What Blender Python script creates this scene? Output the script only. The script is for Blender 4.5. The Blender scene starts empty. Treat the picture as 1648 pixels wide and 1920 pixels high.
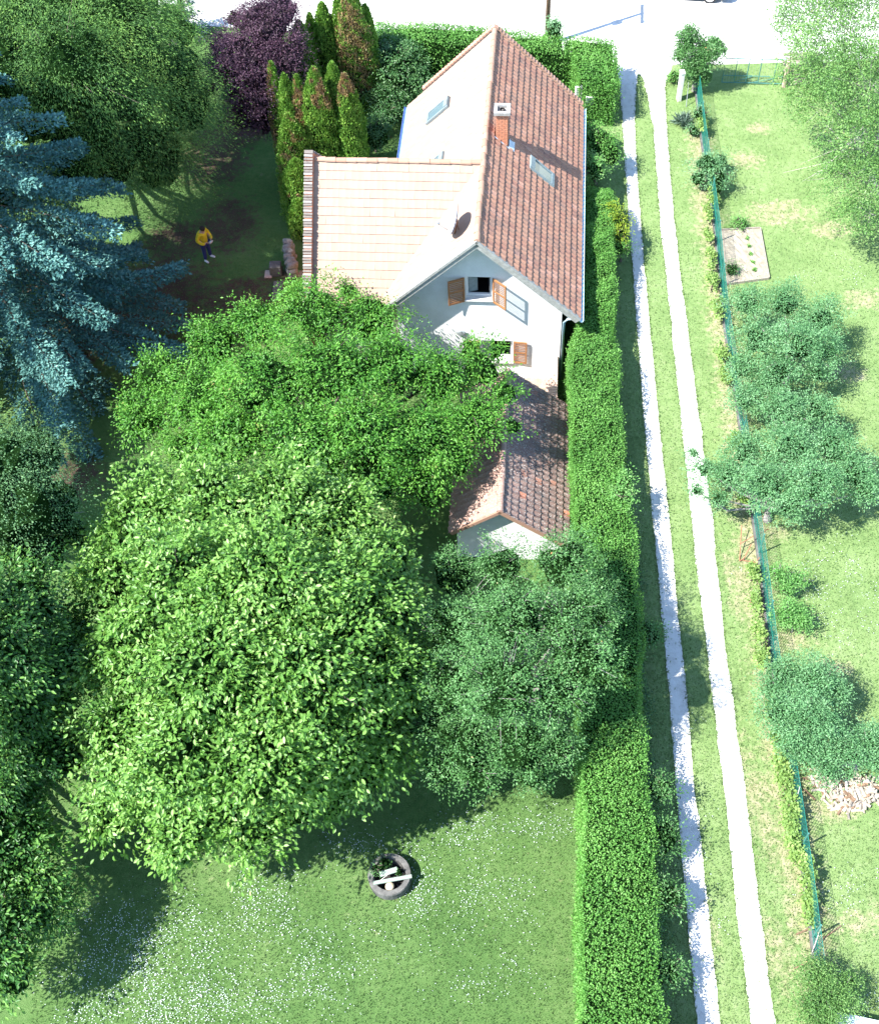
import bpy, math, random
import numpy as np
from mathutils import Vector, Matrix

R = math.radians
sc = bpy.context.scene
col = sc.collection
rng = np.random.default_rng(7)
random.seed(7)

# ------------------------------------------------------------------ camera
CAM_H = 32.813
F_PX, PITCH, ROLL = 2301.0, 0.949, -0.065
cth, sth = math.cos(PITCH), math.sin(PITCH)
_r0 = np.array([1.0, 0, 0]); FWD = np.array([0, cth, -sth]); _u0 = np.array([0, sth, cth])
RGT = _r0 * math.cos(ROLL) + _u0 * math.sin(ROLL)
UPV = -_r0 * math.sin(ROLL) + _u0 * math.cos(ROLL)
EYE = np.array([0, 0, CAM_H])
cam = bpy.data.objects.new('camera', bpy.data.cameras.new('camera'))
cam.data.sensor_fit = 'VERTICAL'; cam.data.sensor_height = 24.0
cam.data.lens = 24.0 * F_PX / 1920.0
cam.data.clip_start = 0.5; cam.data.clip_end = 3000
m3 = Matrix(((RGT[0], UPV[0], -FWD[0]), (RGT[1], UPV[1], -FWD[1]), (RGT[2], UPV[2], -FWD[2])))
cam.matrix_world = Matrix.Translation(Vector(EYE)) @ m3.to_4x4()
col.objects.link(cam); sc.camera = cam

# ------------------------------------------------------------------ light
SUN_AZ, SUN_EL = R(67), R(53)      # direction the light travels, from +y towards +x; height
ld = Vector((math.sin(SUN_AZ) * math.cos(SUN_EL), math.cos(SUN_AZ) * math.cos(SUN_EL), -math.sin(SUN_EL)))
sun = bpy.data.objects.new('sun', bpy.data.lights.new('sun', 'SUN'))
sun.data.energy = 4.6; sun.data.angle = R(0.53); sun.data.color = (1.0, 0.975, 0.93)
sun.rotation_euler = ld.to_track_quat('-Z', 'Y').to_euler(); sun.location = (-20, -10, 40)
col.objects.link(sun)
world = bpy.data.worlds.new('World'); sc.world = world; world.use_nodes = True
wn = world.node_tree; bg = wn.nodes['Background']; sky = wn.nodes.new('ShaderNodeTexSky')
sky.sky_type = 'NISHITA'; sky.sun_disc = False; sky.sun_elevation = SUN_EL
sky.sun_rotation = SUN_AZ + math.pi; sky.air_density = 1.0; sky.dust_density = 0.3; sky.ozone_density = 2.5
wn.links.new(sky.outputs[0], bg.inputs[0]); bg.inputs[1].default_value = 0.135
sc.view_settings.view_transform = 'Standard'; sc.view_settings.look = 'None'
sc.view_settings.gamma = 1; sc.view_settings.use_curve_mapping = False
sc.view_settings.exposure = 1.62
sc.cycles.max_bounces = 6; sc.cycles.transparent_max_bounces = 8
sc.cycles.use_denoising = True

# ------------------------------------------------------------------ mapping
def ray(x, y): return FWD + (x - 824) / F_PX * RGT - (y - 960) / F_PX * UPV
def G(x, y, z=0.0):
    d = ray(x, y); return EYE + d * ((z - CAM_H) / d[2])
def ppm(p): return F_PX / float((np.asarray(p) - EYE) @ FWD)

# ------------------------------------------------------------------ materials
def newmat(name):
    m = bpy.data.materials.new(name); m.use_nodes = True
    return m, m.node_tree, m.node_tree.nodes['Principled BSDF']
def node(t, typ, **kw):
    n = t.nodes.new(typ)
    for k, v in kw.items(): setattr(n, k, v)
    return n
def ramp(t, stops, fac, interp='LINEAR'):
    r = node(t, 'ShaderNodeValToRGB'); e = r.color_ramp.elements; r.color_ramp.interpolation = interp
    while len(e) < len(stops): e.new(0.5)
    for i, (p, c) in enumerate(stops): e[i].position = p; e[i].color = (*c, 1)
    t.links.new(fac, r.inputs[0]); return r
def noise(t, scale, detail=4, rough=.6, vec=None, dist=0.0):
    n = node(t, 'ShaderNodeTexNoise'); n.inputs['Scale'].default_value = scale
    n.inputs['Detail'].default_value = detail; n.inputs['Roughness'].default_value = rough
    n.inputs['Distortion'].default_value = dist
    if vec is None:
        vec = wpos(t)
    t.links.new(vec, n.inputs['Vector']); return n
def wpos(t):
    for n in t.nodes:
        if n.bl_idname == 'ShaderNodeNewGeometry': return n.outputs['Position']
    return node(t, 'ShaderNodeNewGeometry').outputs['Position']
def math_(t, op, a, b=None, clamp=False):
    n = node(t, 'ShaderNodeMath', operation=op); n.use_clamp = clamp
    for i, v in enumerate((a, b)):
        if v is None: continue
        if isinstance(v, (int, float)): n.inputs[i].default_value = v
        else: t.links.new(v, n.inputs[i])
    return n.outputs[0]
def mix(t, fac, a, b, typ='MIX'):
    n = node(t, 'ShaderNodeMix', data_type='RGBA', blend_type=typ)
    for sock, v in ((n.inputs[0], fac), (n.inputs[6], a), (n.inputs[7], b)):
        if isinstance(v, (int, float)): sock.default_value = v
        elif isinstance(v, tuple): sock.default_value = (*v, 1)
        else: t.links.new(v, sock)
    return n.outputs[2]
def bump(t, bsdf, h, strength=.4, dist=.02):
    b = node(t, 'ShaderNodeBump'); b.inputs['Strength'].default_value = strength; b.inputs['Distance'].default_value = dist
    t.links.new(h, b.inputs['Height']); t.links.new(b.outputs[0], bsdf.inputs['Normal'])

def mat_rough(name, c1, c2, scale=6, rough=.85, bs=.3, bd=.01, metal=0, c3=None, spec=.3):
    m, t, b = newmat(name)
    n = noise(t, scale); n2 = noise(t, scale * 9, 3)
    f = math_(t, 'ADD', math_(t, 'MULTIPLY', n.outputs[0], .65), math_(t, 'MULTIPLY', n2.outputs[0], .35))
    stops = [(.35, c1), (.65, c2)] if c3 is None else [(.33, c1), (.5, c2), (.68, c3)]
    t.links.new(ramp(t, stops, f).outputs[0], b.inputs['Base Color'])
    b.inputs['Roughness'].default_value = rough; b.inputs['Metallic'].default_value = metal
    b.inputs['Specular IOR Level'].default_value = spec
    bump(t, b, n2.outputs[0], bs, bd); return m

def mat_leaf(name, stops, trans=.32, rough=.5, spec=.35, patch=None):
    """tint attribute -> colour of the single leaf; patch = (threshold, [stops]) for dead foliage areas"""
    m, t, b = newmat(name)
    a = node(t, 'ShaderNodeAttribute', attribute_name='tint')
    c = ramp(t, stops, a.outputs['Fac']).outputs[0]
    if patch:
        a2 = node(t, 'ShaderNodeAttribute', attribute_name='dead')
        c = mix(t, a2.outputs['Fac'], c, ramp(t, patch, a.outputs['Fac']).outputs[0])
    t.links.new(c, b.inputs['Base Color']); b.inputs['Roughness'].default_value = rough
    b.inputs['Specular IOR Level'].default_value = spec
    tr = node(t, 'ShaderNodeBsdfTranslucent'); hs = node(t, 'ShaderNodeHueSaturation')
    hs.inputs['Hue'].default_value = .485; hs.inputs['Value'].default_value = 1.35; t.links.new(c, hs.inputs['Color'])
    t.links.new(hs.outputs[0], tr.inputs[0])
    mx = node(t, 'ShaderNodeMixShader'); mx.inputs[0].default_value = trans
    t.links.new(b.outputs[0], mx.inputs[1]); t.links.new(tr.outputs[0], mx.inputs[2])
    t.links.new(mx.outputs[0], t.nodes['Material Output'].inputs[0]); return m

def mat_tile(name, stops, blotch=(.08, .06, .05), lichen=None, bl=.5):
    m, t, b = newmat(name)
    oi = node(t, 'ShaderNodeObjectInfo'); a = node(t, 'ShaderNodeAttribute', attribute_name='tint')
    v = math_(t, 'FRACT', math_(t, 'ADD', oi.outputs['Random'], a.outputs['Fac']))
    c = ramp(t, stops, v).outputs[0]
    n = noise(t, 1.6, 5, .65); c = mix(t, math_(t, 'MULTIPLY', ramp(t, [(.5, (0, 0, 0)), (.72, (1, 1, 1))], n.outputs[0]).outputs[0], bl), c, blotch)
    if lichen:
        n3 = noise(t, 22, 2, .5); c = mix(t, math_(t, 'MULTIPLY', ramp(t, [(.56, (0, 0, 0)), (.64, (1, 1, 1))], n3.outputs[0]).outputs[0], .75), c, lichen)
    n2 = noise(t, 60, 3); t.links.new(c, b.inputs['Base Color'])
    b.inputs['Roughness'].default_value = .85; b.inputs['Specular IOR Level'].default_value = .25
    bump(t, b, n2.outputs[0], .25, .006); return m

M = {}
M['bark'] = mat_rough('bark', (.09, .07, .05), (.2, .17, .14), 8, .95, .8, .03)
M['grey_bark'] = mat_rough('grey_bark', (.2, .19, .17), (.36, .34, .31), 8, .95, .6, .02)
M['dead_wood'] = mat_rough('dead_wood', (.42, .38, .33), (.62, .58, .52), 12, .9, .4, .01)
M['core_shade'] = mat_rough('core_shade', (.006, .022, .005), (.016, .04, .01), 9, 1, .8, .05, spec=0)  # near-black green: shade inside foliage put into the colour
M['purple_core_shade'] = mat_rough('purple_core_shade', (.012, .006, .01), (.03, .018, .024), 9, 1, .8, .05)  # same painted inner shade, tinted for the purple crown
M['plaster'] = mat_rough('white_plaster', (.7, .7, .68), (.8, .8, .79), 3, .9, .25, .006)
M['plaster_old'] = mat_rough('stained_plaster', (.5, .44, .36), (.74, .72, .68), 1.7, .9, .3, .008)
M['brick_red'] = mat_rough('red_brick', (.42, .16, .09), (.55, .24, .14), 14, .9, .5, .01)
M['brick_pink'] = mat_rough('pale_pink_brick', (.5, .33, .26), (.62, .45, .37), 14, .9, .5, .01)
M['brick_cap'] = mat_rough('weathered_coping_brick', (.09, .085, .08), (.2, .17, .15), 9, .95, .6, .01, c3=(.15, .15, .14))
M['mortar'] = mat_rough('mortar', (.26, .25, .24), (.36, .34, .32), 20, .95, .4, .01)
M['concrete'] = mat_rough('old_concrete', (.07, .068, .064), (.17, .165, .155), 5, .92, .5, .01)
M['concrete_pale'] = mat_rough('pale_concrete', (.55, .54, .5), (.7, .69, .66), 5, .92, .5, .01)
M['cap'] = mat_rough('mortar_cap', (.24, .235, .22), (.36, .35, .33), 8, .92, .4, .008)
M['stone'] = mat_rough('garden_stone', (.13, .125, .11), (.32, .31, .29), 7, .95, .6, .02)
M['roof_slab'] = mat_rough('roof_underlay', (.1, .06, .045), (.16, .09, .06), 10, .95)
M['fascia'] = mat_rough('weathered_white_board', (.22, .22, .2), (.38, .38, .36), 9, .8, .3, .006)
M['gutter'] = mat_rough('pale_blue_gutter', (.38, .55, .66), (.5, .68, .78), 5, .5, .1, .003, metal=.1)
M['gutter_blue'] = mat_rough('blue_gutter', (.09, .16, .4), (.16, .26, .52), 5, .5, .1, .003)
M['shutter'] = mat_rough('orange_brown_wood', (.27, .115, .045), (.4, .19, .085), 20, .55, .3, .004)
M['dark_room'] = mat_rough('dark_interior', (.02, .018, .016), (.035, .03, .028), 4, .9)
M['wood_grey'] = mat_rough('grey_wood', (.24, .2, .16), (.42, .37, .31), 18, .9, .5, .01)
M['wood_brown'] = mat_rough('brown_wood', (.13, .08, .05), (.26, .17, .11), 18, .9, .5, .01)
M['wood_pale'] = mat_rough('pale_split_wood', (.3, .25, .18), (.48, .42, .33), 15, .9, .5, .01)
M['wood_green'] = mat_rough('painted_plank', (.2, .26, .22), (.3, .36, .3), 15, .8, .4, .006)
M['metal_grey'] = mat_rough('grey_metal', (.3, .33, .34), (.42, .46, .47), 10, .5, .2, .003, metal=.4)
M['metal_green'] = mat_rough('green_painted_metal', (.05, .16, .14), (.08, .24, .2), 10, .55, .2, .003)
M['mesh_green'] = mat_rough('green_plastic_mesh', (.012, .17, .13), (.03, .28, .22), 6, .6, .1, .003)
M['rust'] = mat_rough('rusty_metal', (.2, .09, .05), (.33, .17, .1), 10, .85, .4, .006)
M['dish'] = mat_rough('dish_grey', (.34, .36, .42), (.46, .48, .55), 4, .5, .1, .002)
M['lead'] = mat_rough('lead_flashing', (.42, .5, .58), (.58, .66, .74), 6, .5, .2, .004)
M['frame_grey'] = mat_rough('skylight_frame', (.15, .2, .21), (.24, .29, .3), 6, .45, .1, .002)
M['soil'] = mat_rough('pale_soil', (.25, .215, .16), (.38, .34, .27), 5, 1, .8, .03)
M['hoodie'] = mat_rough('yellow_cloth', (.6, .47, .02), (.74, .6, .04), 12, .9, .4, .01)
M['jeans'] = mat_rough('navy_denim', (.02, .03, .12), (.035, .05, .19), 25, .9, .3, .005)
M['skin'] = mat_rough('skin', (.42, .26, .18), (.5, .32, .23), 10, .6, .1, .002)
M['hair'] = mat_rough('dark_hair', (.02, .015, .012), (.04, .03, .02), 40, .7, .6, .01)
M['shoe'] = mat_rough('white_shoe', (.7, .72, .75), (.82, .84, .86), 10, .6, .1, .002)
M['controller'] = mat_rough('pale_grey_plastic', (.6, .62, .64), (.7, .72, .74), 10, .4, .05, .001)
M['pot'] = mat_rough('sandstone_ball', (.6, .48, .3), (.75, .62, .42), 10, .9, .4, .01)
M['tarp'] = mat_rough('pale_blue_sheet', (.62, .72, .78), (.8, .84, .86), 3, .6, .3, .02)
M['rubber'] = mat_rough('tyre_rubber', (.02, .02, .022), (.04, .04, .042), 20, .8)
M['car_paint'] = mat_rough('dark_blue_paint', (.02, .025, .05), (.03, .035, .06), 2, .25, .02, .001, spec=.6)
M['wheel_rim'] = mat_rough('silver_rim', (.6, .62, .65), (.7, .72, .75), 5, .3, .05, .001, metal=.5)
mg, tg, bg_ = newmat('window_glass'); bg_.inputs['Base Color'].default_value = (.03, .04, .05, 1)
bg_.inputs['Roughness'].default_value = .06; bg_.inputs['Specular IOR Level'].default_value = .8; M['glass'] = mg
mg, tg, bg_ = newmat('skylight_glass'); bg_.inputs['Base Color'].default_value = (.12, .18, .2, 1)
bg_.inputs['Roughness'].default_value = .08; bg_.inputs['Specular IOR Level'].default_value = 1.0; M['sky_glass'] = mg
M['tile_right'] = mat_tile('weathered_clay_tile', [(0, (.33, .165, .12)), (.5, (.4, .215, .145)), (.85, (.36, .205, .145)), (1, (.47, .26, .19))], (.13, .1, .095), None, .6)
M['tile_left'] = mat_tile('pale_clay_tile', [(0, (.325, .235, .18)), (.5, (.355, .262, .2)), (1, (.34, .245, .19))], (.3, .215, .165), None, .5)
M['tile_annex'] = mat_tile('mossy_brown_tile', [(0, (.2, .13, .11)), (.5, (.27, .175, .145)), (.95, (.22, .155, .13)), (1, (.5, .2, .12))], (.11, .1, .095), (.46, .44, .4), .65)
M['tile_annex_l'] = mat_tile('pinkish_clay_tile', [(0, (.3, .185, .15)), (.5, (.38, .24, .19)), (1, (.34, .2, .16))], (.22, .17, .14), (.45, .4, .34), .4)
M['ridge'] = mat_tile('ridge_tile', [(0, (.34, .2, .14)), (1, (.42, .26, .19))], (.26, .18, .14), None, .3)

# ------------------------------------------------------------------ mesh helpers
def tag(o, label=None, cat=None, group=None, kind=None):
    if label: o['label'] = label
    if cat: o['category'] = cat
    if group: o['group'] = group
    if kind: o['kind'] = kind
    return o
def empty(name, loc=(0, 0, 0), rz=0.0):
    o = bpy.data.objects.new(name, None); o.location = tuple(float(v) for v in loc); o.rotation_euler = (0, 0, rz)
    o.empty_display_size = .3; col.objects.link(o); return o
def link(name, me, mat, parent=None, world_coords=True):
    """mesh given in world coordinates; parented without moving"""
    if mat is not None and not me.materials: me.materials.append(mat)
    o = bpy.data.objects.new(name, me); col.objects.link(o)
    if parent is not None:
        o.parent = parent
        if world_coords: o.matrix_parent_inverse = parent_inv(parent)
    return o
def parent_inv(p):
    def loc_m(o):
        m = Matrix.LocRotScale(o.location, o.rotation_euler, o.scale)
        if o.parent: m = loc_m(o.parent) @ o.matrix_parent_inverse @ m
        return m
    return loc_m(p).inverted()

class MB:
    def __init__(s): s.v = []; s.f = []
    def add(s, vs, fs):
        k = len(s.v); s.v += [tuple(map(float, v)) for v in vs]; s.f += [tuple(i + k for i in f) for f in fs]; return s
    def box(s, c, sz, rz=0.0, M3=None):
        hx, hy, hz = sz[0] / 2, sz[1] / 2, sz[2] / 2
        pts = np.array([(x, y, z) for z in (-hz, hz) for y in (-hy, hy) for x in (-hx, hx)])
        if M3 is not None: pts = pts @ np.asarray(M3).T
        elif rz:
            c_, s_ = math.cos(rz), math.sin(rz)
            pts = pts @ np.array([[c_, -s_, 0], [s_, c_, 0], [0, 0, 1]]).T
        return s.add(pts + np.asarray(c), [(0, 2, 3, 1), (4, 5, 7, 6), (0, 1, 5, 4), (2, 6, 7, 3), (0, 4, 6, 2), (1, 3, 7, 5)])
    def slab(s, q, n, th):
        """quad/polygon q (list of points) extruded by -n*th"""
        q = np.asarray(q, float); n = np.asarray(n, float); k = len(q)
        return s.add(np.vstack([q, q - n * th]), [tuple(range(k)), tuple(range(2 * k - 1, k - 1, -1))] + [(i, i + k, (i + 1) % k + k, (i + 1) % k) for i in range(k)])
    def tube(s, pts, rad, n=6, cap=True):
        pts = [np.asarray(p, float) for p in pts]
        if not hasattr(rad, '__len__'): rad = [rad] * len(pts)
        k = len(s.v)
        for i, p in enumerate(pts):
            d = pts[min(i + 1, len(pts) - 1)] - pts[max(i - 1, 0)]; d = d / (np.linalg.norm(d) + 1e-9)
            a = np.cross(d, (0, 0, 1.0)) if abs(d[2]) < .95 else np.cross(d, (1.0, 0, 0)); a /= np.linalg.norm(a) + 1e-9
            b = np.cross(d, a)
            for j in range(n):
                t = 2 * math.pi * j / n; s.v.append(tuple(p + rad[i] * (math.cos(t) * a + math.sin(t) * b)))
        for i in range(len(pts) - 1):
            for j in range(n):
                s.f.append((k + i * n + j, k + i * n + (j + 1) % n, k + (i + 1) * n + (j + 1) % n, k + (i + 1) * n + j))
        if cap:
            s.f.append(tuple(k + j for j in range(n))[::-1]); s.f.append(tuple(k + (len(pts) - 1) * n + j for j in range(n)))
        return s
    def lathe(s, c, prof, n=20):
        k = len(s.v); c = np.asarray(c, float)
        for (r, z) in prof:
            for j in range(n):
                t = 2 * math.pi * j / n; s.v.append((c[0] + r * math.cos(t), c[1] + r * math.sin(t), c[2] + z))
        for i in range(len(prof) - 1):
            for j in range(n): s.f.append((k + i * n + j, k + i * n + (j + 1) % n, k + (i + 1) * n + (j + 1) % n, k + (i + 1) * n + j))
        return s
    def mesh(s, name, smooth=False):
        me = bpy.data.meshes.new(name); me.from_pydata(s.v, [], s.f); me.update()
        if smooth: me.polygons.foreach_set('use_smooth', [True] * len(me.polygons))
        return me
    def build(s, name, mat, parent=None, smooth=False, bevel=0):
        o = link(name, s.mesh(name, smooth), mat, parent)
        if bevel:
            b = o.modifiers.new('bevel', 'BEVEL'); b.width = bevel; b.segments = 2; b.limit_method = 'ANGLE'
        return o

def nz(a): return a / (np.linalg.norm(a, axis=-1, keepdims=True) + 1e-9)
def mesh_arrays(name, V, loops, starts, totals, tint=None, dead=None):
    me = bpy.data.meshes.new(name)
    me.vertices.add(len(V)); me.vertices.foreach_set('co', V.astype(np.float32).ravel())
    me.loops.add(len(loops)); me.loops.foreach_set('vertex_index', loops.astype(np.int32))
    me.polygons.add(len(starts)); me.polygons.foreach_set('loop_start', starts.astype(np.int32))
    try: me.polygons.foreach_set('loop_total', totals.astype(np.int32))
    except Exception: pass
    for nm, arr in (('tint', tint), ('dead', dead)):
        if arr is not None:
            a = me.attributes.new(nm, 'FLOAT', 'POINT'); a.data.foreach_set('value', arr.astype(np.float32))
    me.update(calc_edges=True); return me
def leaf_mesh(name, P, D, N, L, W, tint, dead=None, shape='dia', fold=.18, curl=.15):
    n = len(P); D = nz(D); N = nz(N - (N * D).sum(1, keepdims=True) * D); S = np.cross(D, N)
    L = np.broadcast_to(np.asarray(L, float).reshape(-1, 1), (n, 1)); W = np.broadcast_to(np.asarray(W, float).reshape(-1, 1), (n, 1))
    if shape == 'dia':
        V = np.stack([P, P + D * L * .45 + S * W * .5 + N * W * fold, P + D * L - N * L * curl, P + D * L * .45 - S * W * .5 + N * W * fold], 1)
        k = 4; base = np.arange(n)[:, None] * 4
        loops = (base + np.array([[0, 1, 2, 0, 2, 3]])).ravel(); tot = np.full(n * 2, 3); st = np.arange(n * 2) * 3
    else:
        V = np.stack([P, P + D * L * .28 + S * W * .42 + N * W * fold, P + D * L * .62 + S * W * .46 + N * W * fold - N * L * curl * .3, P + D * L - N * L * curl,
                      P + D * L * .62 - S * W * .46 + N * W * fold - N * L * curl * .3, P + D * L * .28 - S * W * .42 + N * W * fold], 1)
        k = 6; base = np.arange(n)[:, None] * 6
        loops = (base + np.array([[0, 1, 2, 3, 0, 3, 4, 5]])).ravel(); tot = np.full(n * 2, 4); st = np.arange(n * 2) * 4
    return mesh_arrays(name, V.reshape(-1, 3), loops, st, tot, np.repeat(tint, k), None if dead is None else np.repeat(dead, k))

GZ = lambda x, y: gz(x, y)
GAP = [.45, 1.7]
def lump(p, sc_, seed):
    """cheap smooth 3-D lumpiness in -1..1"""
    r_ = np.random.default_rng(seed); v = 0
    for q in range(6):
        k = r_.normal(size=3) * sc_ * (1 + .35 * q); v = v + np.sin(p @ k + r_.uniform(0, 6.3)) * (1 - .1 * q)
    return v / 2.6
def crown_points(lobes, nc, up_bias=.35, inner=.12, shell=(.74, 1.04)):
    """clump centres on the outside of a union of ellipsoid lobes: arrays C, outward direction"""
    lc = np.array([l[0] for l in lobes]); lr = np.array([l[1] for l in lobes])
    w = lr[:, 0] * lr[:, 1] + lr[:, 0] * lr[:, 2]; w = w / w.sum(); out = []; dirs = []; got = 0; sd0 = int(rng.integers(1e6)); gap = GAP[0]; gap_s = GAP[1]
    for _ in range(60):
        m = nc * 2; k = rng.choice(len(lobes), m, p=w); d = rng.normal(size=(m, 3)); d[:, 2] += up_bias; d = nz(d)
        f = np.where(rng.random(m) > inner, rng.uniform(shell[0], shell[1], m), rng.uniform(.35, .8, m))
        p = lc[k] + d * lr[k] * f[:, None]; nv = lump(p, gap_s, sd0); p = p + d * (np.where(f > .7, np.maximum(nv, -.35), 0) * gap * .5)[:, None] * lr[k].min(1)[:, None]
        q = np.linalg.norm((p[:, None] - lc[None]) / lr[None], axis=2); q[np.arange(m), k] = 9
        ok = (rng.random(m) < 1 + gap * 1.6 * np.minimum(0, nv + .25)) & (d[:, 2] > -.55) & (p[:, 2] > GZ(p[:, 0], p[:, 1]) + .06) & ~((f > .7) & (q < .72).any(1))
        out.append(p[ok]); dirs.append(d[ok]); got += int(ok.sum())
        if got >= nc: break
    out = np.vstack(out)[:nc]; dirs = np.vstack(dirs)[:nc]
    if len(out) < nc:
        i = rng.integers(0, len(out), nc - len(out)); out = np.vstack([out, out[i]]); dirs = np.vstack([dirs, dirs[i]])
    return np.array(out), np.array(dirs)
def crown_mesh(name, lobes, nc, per, cr, L, W, droop=.25, elong=1.0, flat=.6, up=.7, shape='dia', up_bias=.35, spread=.8, jit=.35, inner=.12, dead=None, curl=.15, fill=.45):
    C, D = crown_points(lobes, nc, up_bias, inner)
    cr_ = cr * rng.uniform(.55, 1.35, size=(nc, 1))
    ct = rng.random(nc)
    idx = np.repeat(np.arange(nc), per); n = len(idx)
    out = nz(D * np.array([1, 1, .5]) + rng.normal(size=(nc, 3)) * .25)
    g = rng.normal(size=(n, 3)) * .55
    along = rng.uniform(-.7, 1.0, size=(n, 1)) * elong
    off = g * np.array([1, 1, flat]) + out[idx] * along * (elong > 1.01)
    off[:, 2] -= np.maximum(0, along[:, 0]) ** 2 * droop * (elong > 1.01) * .6
    P = C[idx] + off * cr_[idx]
    dirv = nz(out[idx] * spread + nz(off) * .5 + rng.normal(size=(n, 3)) * .55 + np.array([0, 0, -droop]))
    nor = nz(np.array([0, 0, up]) + D[idx] * .45 + rng.normal(size=(n, 3)) * jit)
    tint = np.clip(ct[idx] * .55 + rng.random(n) * .45, 0, 1)
    if elong > 1.5: tint = np.clip(tint * .5 + (along[:, 0] / elong + .6) / 1.6 * .55, 0, 1)
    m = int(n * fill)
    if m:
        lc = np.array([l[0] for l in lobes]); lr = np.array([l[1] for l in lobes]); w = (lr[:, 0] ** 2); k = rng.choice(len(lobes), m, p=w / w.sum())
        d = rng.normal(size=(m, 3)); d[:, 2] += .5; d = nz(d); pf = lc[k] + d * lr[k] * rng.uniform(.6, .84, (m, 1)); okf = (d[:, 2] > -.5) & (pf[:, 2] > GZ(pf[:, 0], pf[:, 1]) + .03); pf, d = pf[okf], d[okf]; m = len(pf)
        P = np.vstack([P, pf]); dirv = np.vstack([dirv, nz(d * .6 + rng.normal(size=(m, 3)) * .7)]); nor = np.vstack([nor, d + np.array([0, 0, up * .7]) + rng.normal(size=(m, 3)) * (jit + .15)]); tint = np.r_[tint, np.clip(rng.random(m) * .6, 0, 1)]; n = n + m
    s = rng.uniform(.65, 1.2, n)
    dd = None if dead is None else (dead(P) if callable(dead) else np.full(n, dead))
    return leaf_mesh(name, P, dirv, nor, L * s, W * s, tint, dd, shape, curl=curl), C

def limbs(mb, base, lobes, C, r0, nt=70, fork=.35, twig=.012, n=6):
    base = np.asarray(base, float); lc = np.array([l[0] for l in lobes]); top = lc.mean(0)
    hz = max(.3, (top[2]) * fork); fk = base + (top - base) * fork * np.array([.6, .6, 0]) + np.array([0, 0, hz])
    mid = (base + fk) / 2 + rng.normal(size=3) * r0 * .5
    mb.tube([base - np.array([0, 0, .1]), base + np.array([0, 0, r0 * 1.2]), mid, fk], [r0 * 1.6, r0 * 1.05, r0 * .92, r0 * .8], n + 2)
    ends = []
    for l in lobes:
        c = np.asarray(l[0]); d = c - fk; m = fk + d * .5 + np.array([0, 0, -.08 * np.linalg.norm(d)]) + rng.normal(size=3) * .12
        rr = r0 * .5 * min(1, np.linalg.norm(d) / 2 + .3); mb.tube([fk, m, c], [rr, rr * .65, rr * .3], n - 1, False); ends.append(c)
    for p in C[rng.choice(len(C), min(nt, len(C)), replace=False)]:
        e = ends[int(np.argmin(np.linalg.norm(lc - p, axis=1)))]; m = (e + p) / 2 + rng.normal(size=3) * .1
        mb.tube([e, m, p], [twig * 2, twig * 1.4, twig * .6], 3, False)

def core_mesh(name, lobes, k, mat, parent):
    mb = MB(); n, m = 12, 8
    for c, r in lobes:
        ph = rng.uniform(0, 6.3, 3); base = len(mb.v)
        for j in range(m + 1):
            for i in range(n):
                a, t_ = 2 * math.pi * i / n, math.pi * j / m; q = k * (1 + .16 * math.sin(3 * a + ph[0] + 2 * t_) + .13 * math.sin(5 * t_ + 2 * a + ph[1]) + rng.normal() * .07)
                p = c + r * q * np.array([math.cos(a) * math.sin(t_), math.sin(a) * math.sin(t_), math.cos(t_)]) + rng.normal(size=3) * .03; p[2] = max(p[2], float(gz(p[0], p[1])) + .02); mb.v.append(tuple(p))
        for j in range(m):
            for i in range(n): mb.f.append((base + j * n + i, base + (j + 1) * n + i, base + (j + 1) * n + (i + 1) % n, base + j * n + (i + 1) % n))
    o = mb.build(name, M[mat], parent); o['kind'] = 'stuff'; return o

def lobes_px(lst):
    """[(px, py, z, r, rz)] -> lobes; r in metres"""
    return [(G(x, y, z), np.array([r, r, rz])) for (x, y, z, r, rz) in lst]

def tree(name, label, cat, base, lobes, mat, nc, per, cr, L, W, r0=.15, bark='bark', group=None, crown='crown', twig=.012, nt=70, core=.6, core_mat='core_shade', **kw):
    t = empty(name, base); tag(t, label, cat, group)
    me, C = crown_mesh(crown, lobes, nc, per, cr, L, W, **kw)
    link(crown, me, M[mat], t)
    mb = MB(); limbs(mb, base, lobes, C, r0, nt, twig=twig); mb.build('trunk', M[bark], t, smooth=True)
    if core: core_mesh('shade_core', lobes, core, core_mat, t)  # lumpy dark cores, painted to read as shaded depth between the leaves
    return t

# ------------------------------------------------------------------ foliage colours
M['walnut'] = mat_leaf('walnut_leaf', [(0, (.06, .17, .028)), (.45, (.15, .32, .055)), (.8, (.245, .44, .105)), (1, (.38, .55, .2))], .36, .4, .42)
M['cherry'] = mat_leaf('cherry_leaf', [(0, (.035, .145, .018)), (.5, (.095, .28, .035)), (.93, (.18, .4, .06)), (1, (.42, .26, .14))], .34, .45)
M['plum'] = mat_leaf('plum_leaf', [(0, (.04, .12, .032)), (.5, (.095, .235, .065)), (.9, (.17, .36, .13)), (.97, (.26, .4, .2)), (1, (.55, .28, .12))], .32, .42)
M['orchard'] = mat_leaf('orchard_leaf', [(0, (.06, .18, .065)), (.5, (.15, .335, .135)), (1, (.28, .48, .25))], .36, .45)
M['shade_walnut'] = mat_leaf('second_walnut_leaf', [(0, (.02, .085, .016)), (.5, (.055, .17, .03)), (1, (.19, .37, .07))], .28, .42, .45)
M['birch'] = mat_leaf('birch_leaf', [(0, (.07, .17, .07)), (.6, (.15, .31, .12)), (1, (.28, .46, .22))], .36, .5)
M['conifer'] = mat_leaf('yellow_green_needle', [(0, (.025, .085, .022)), (.4, (.065, .17, .035)), (.75, (.14, .29, .055)), (1, (.27, .43, .09))], .18, .6)
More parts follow.
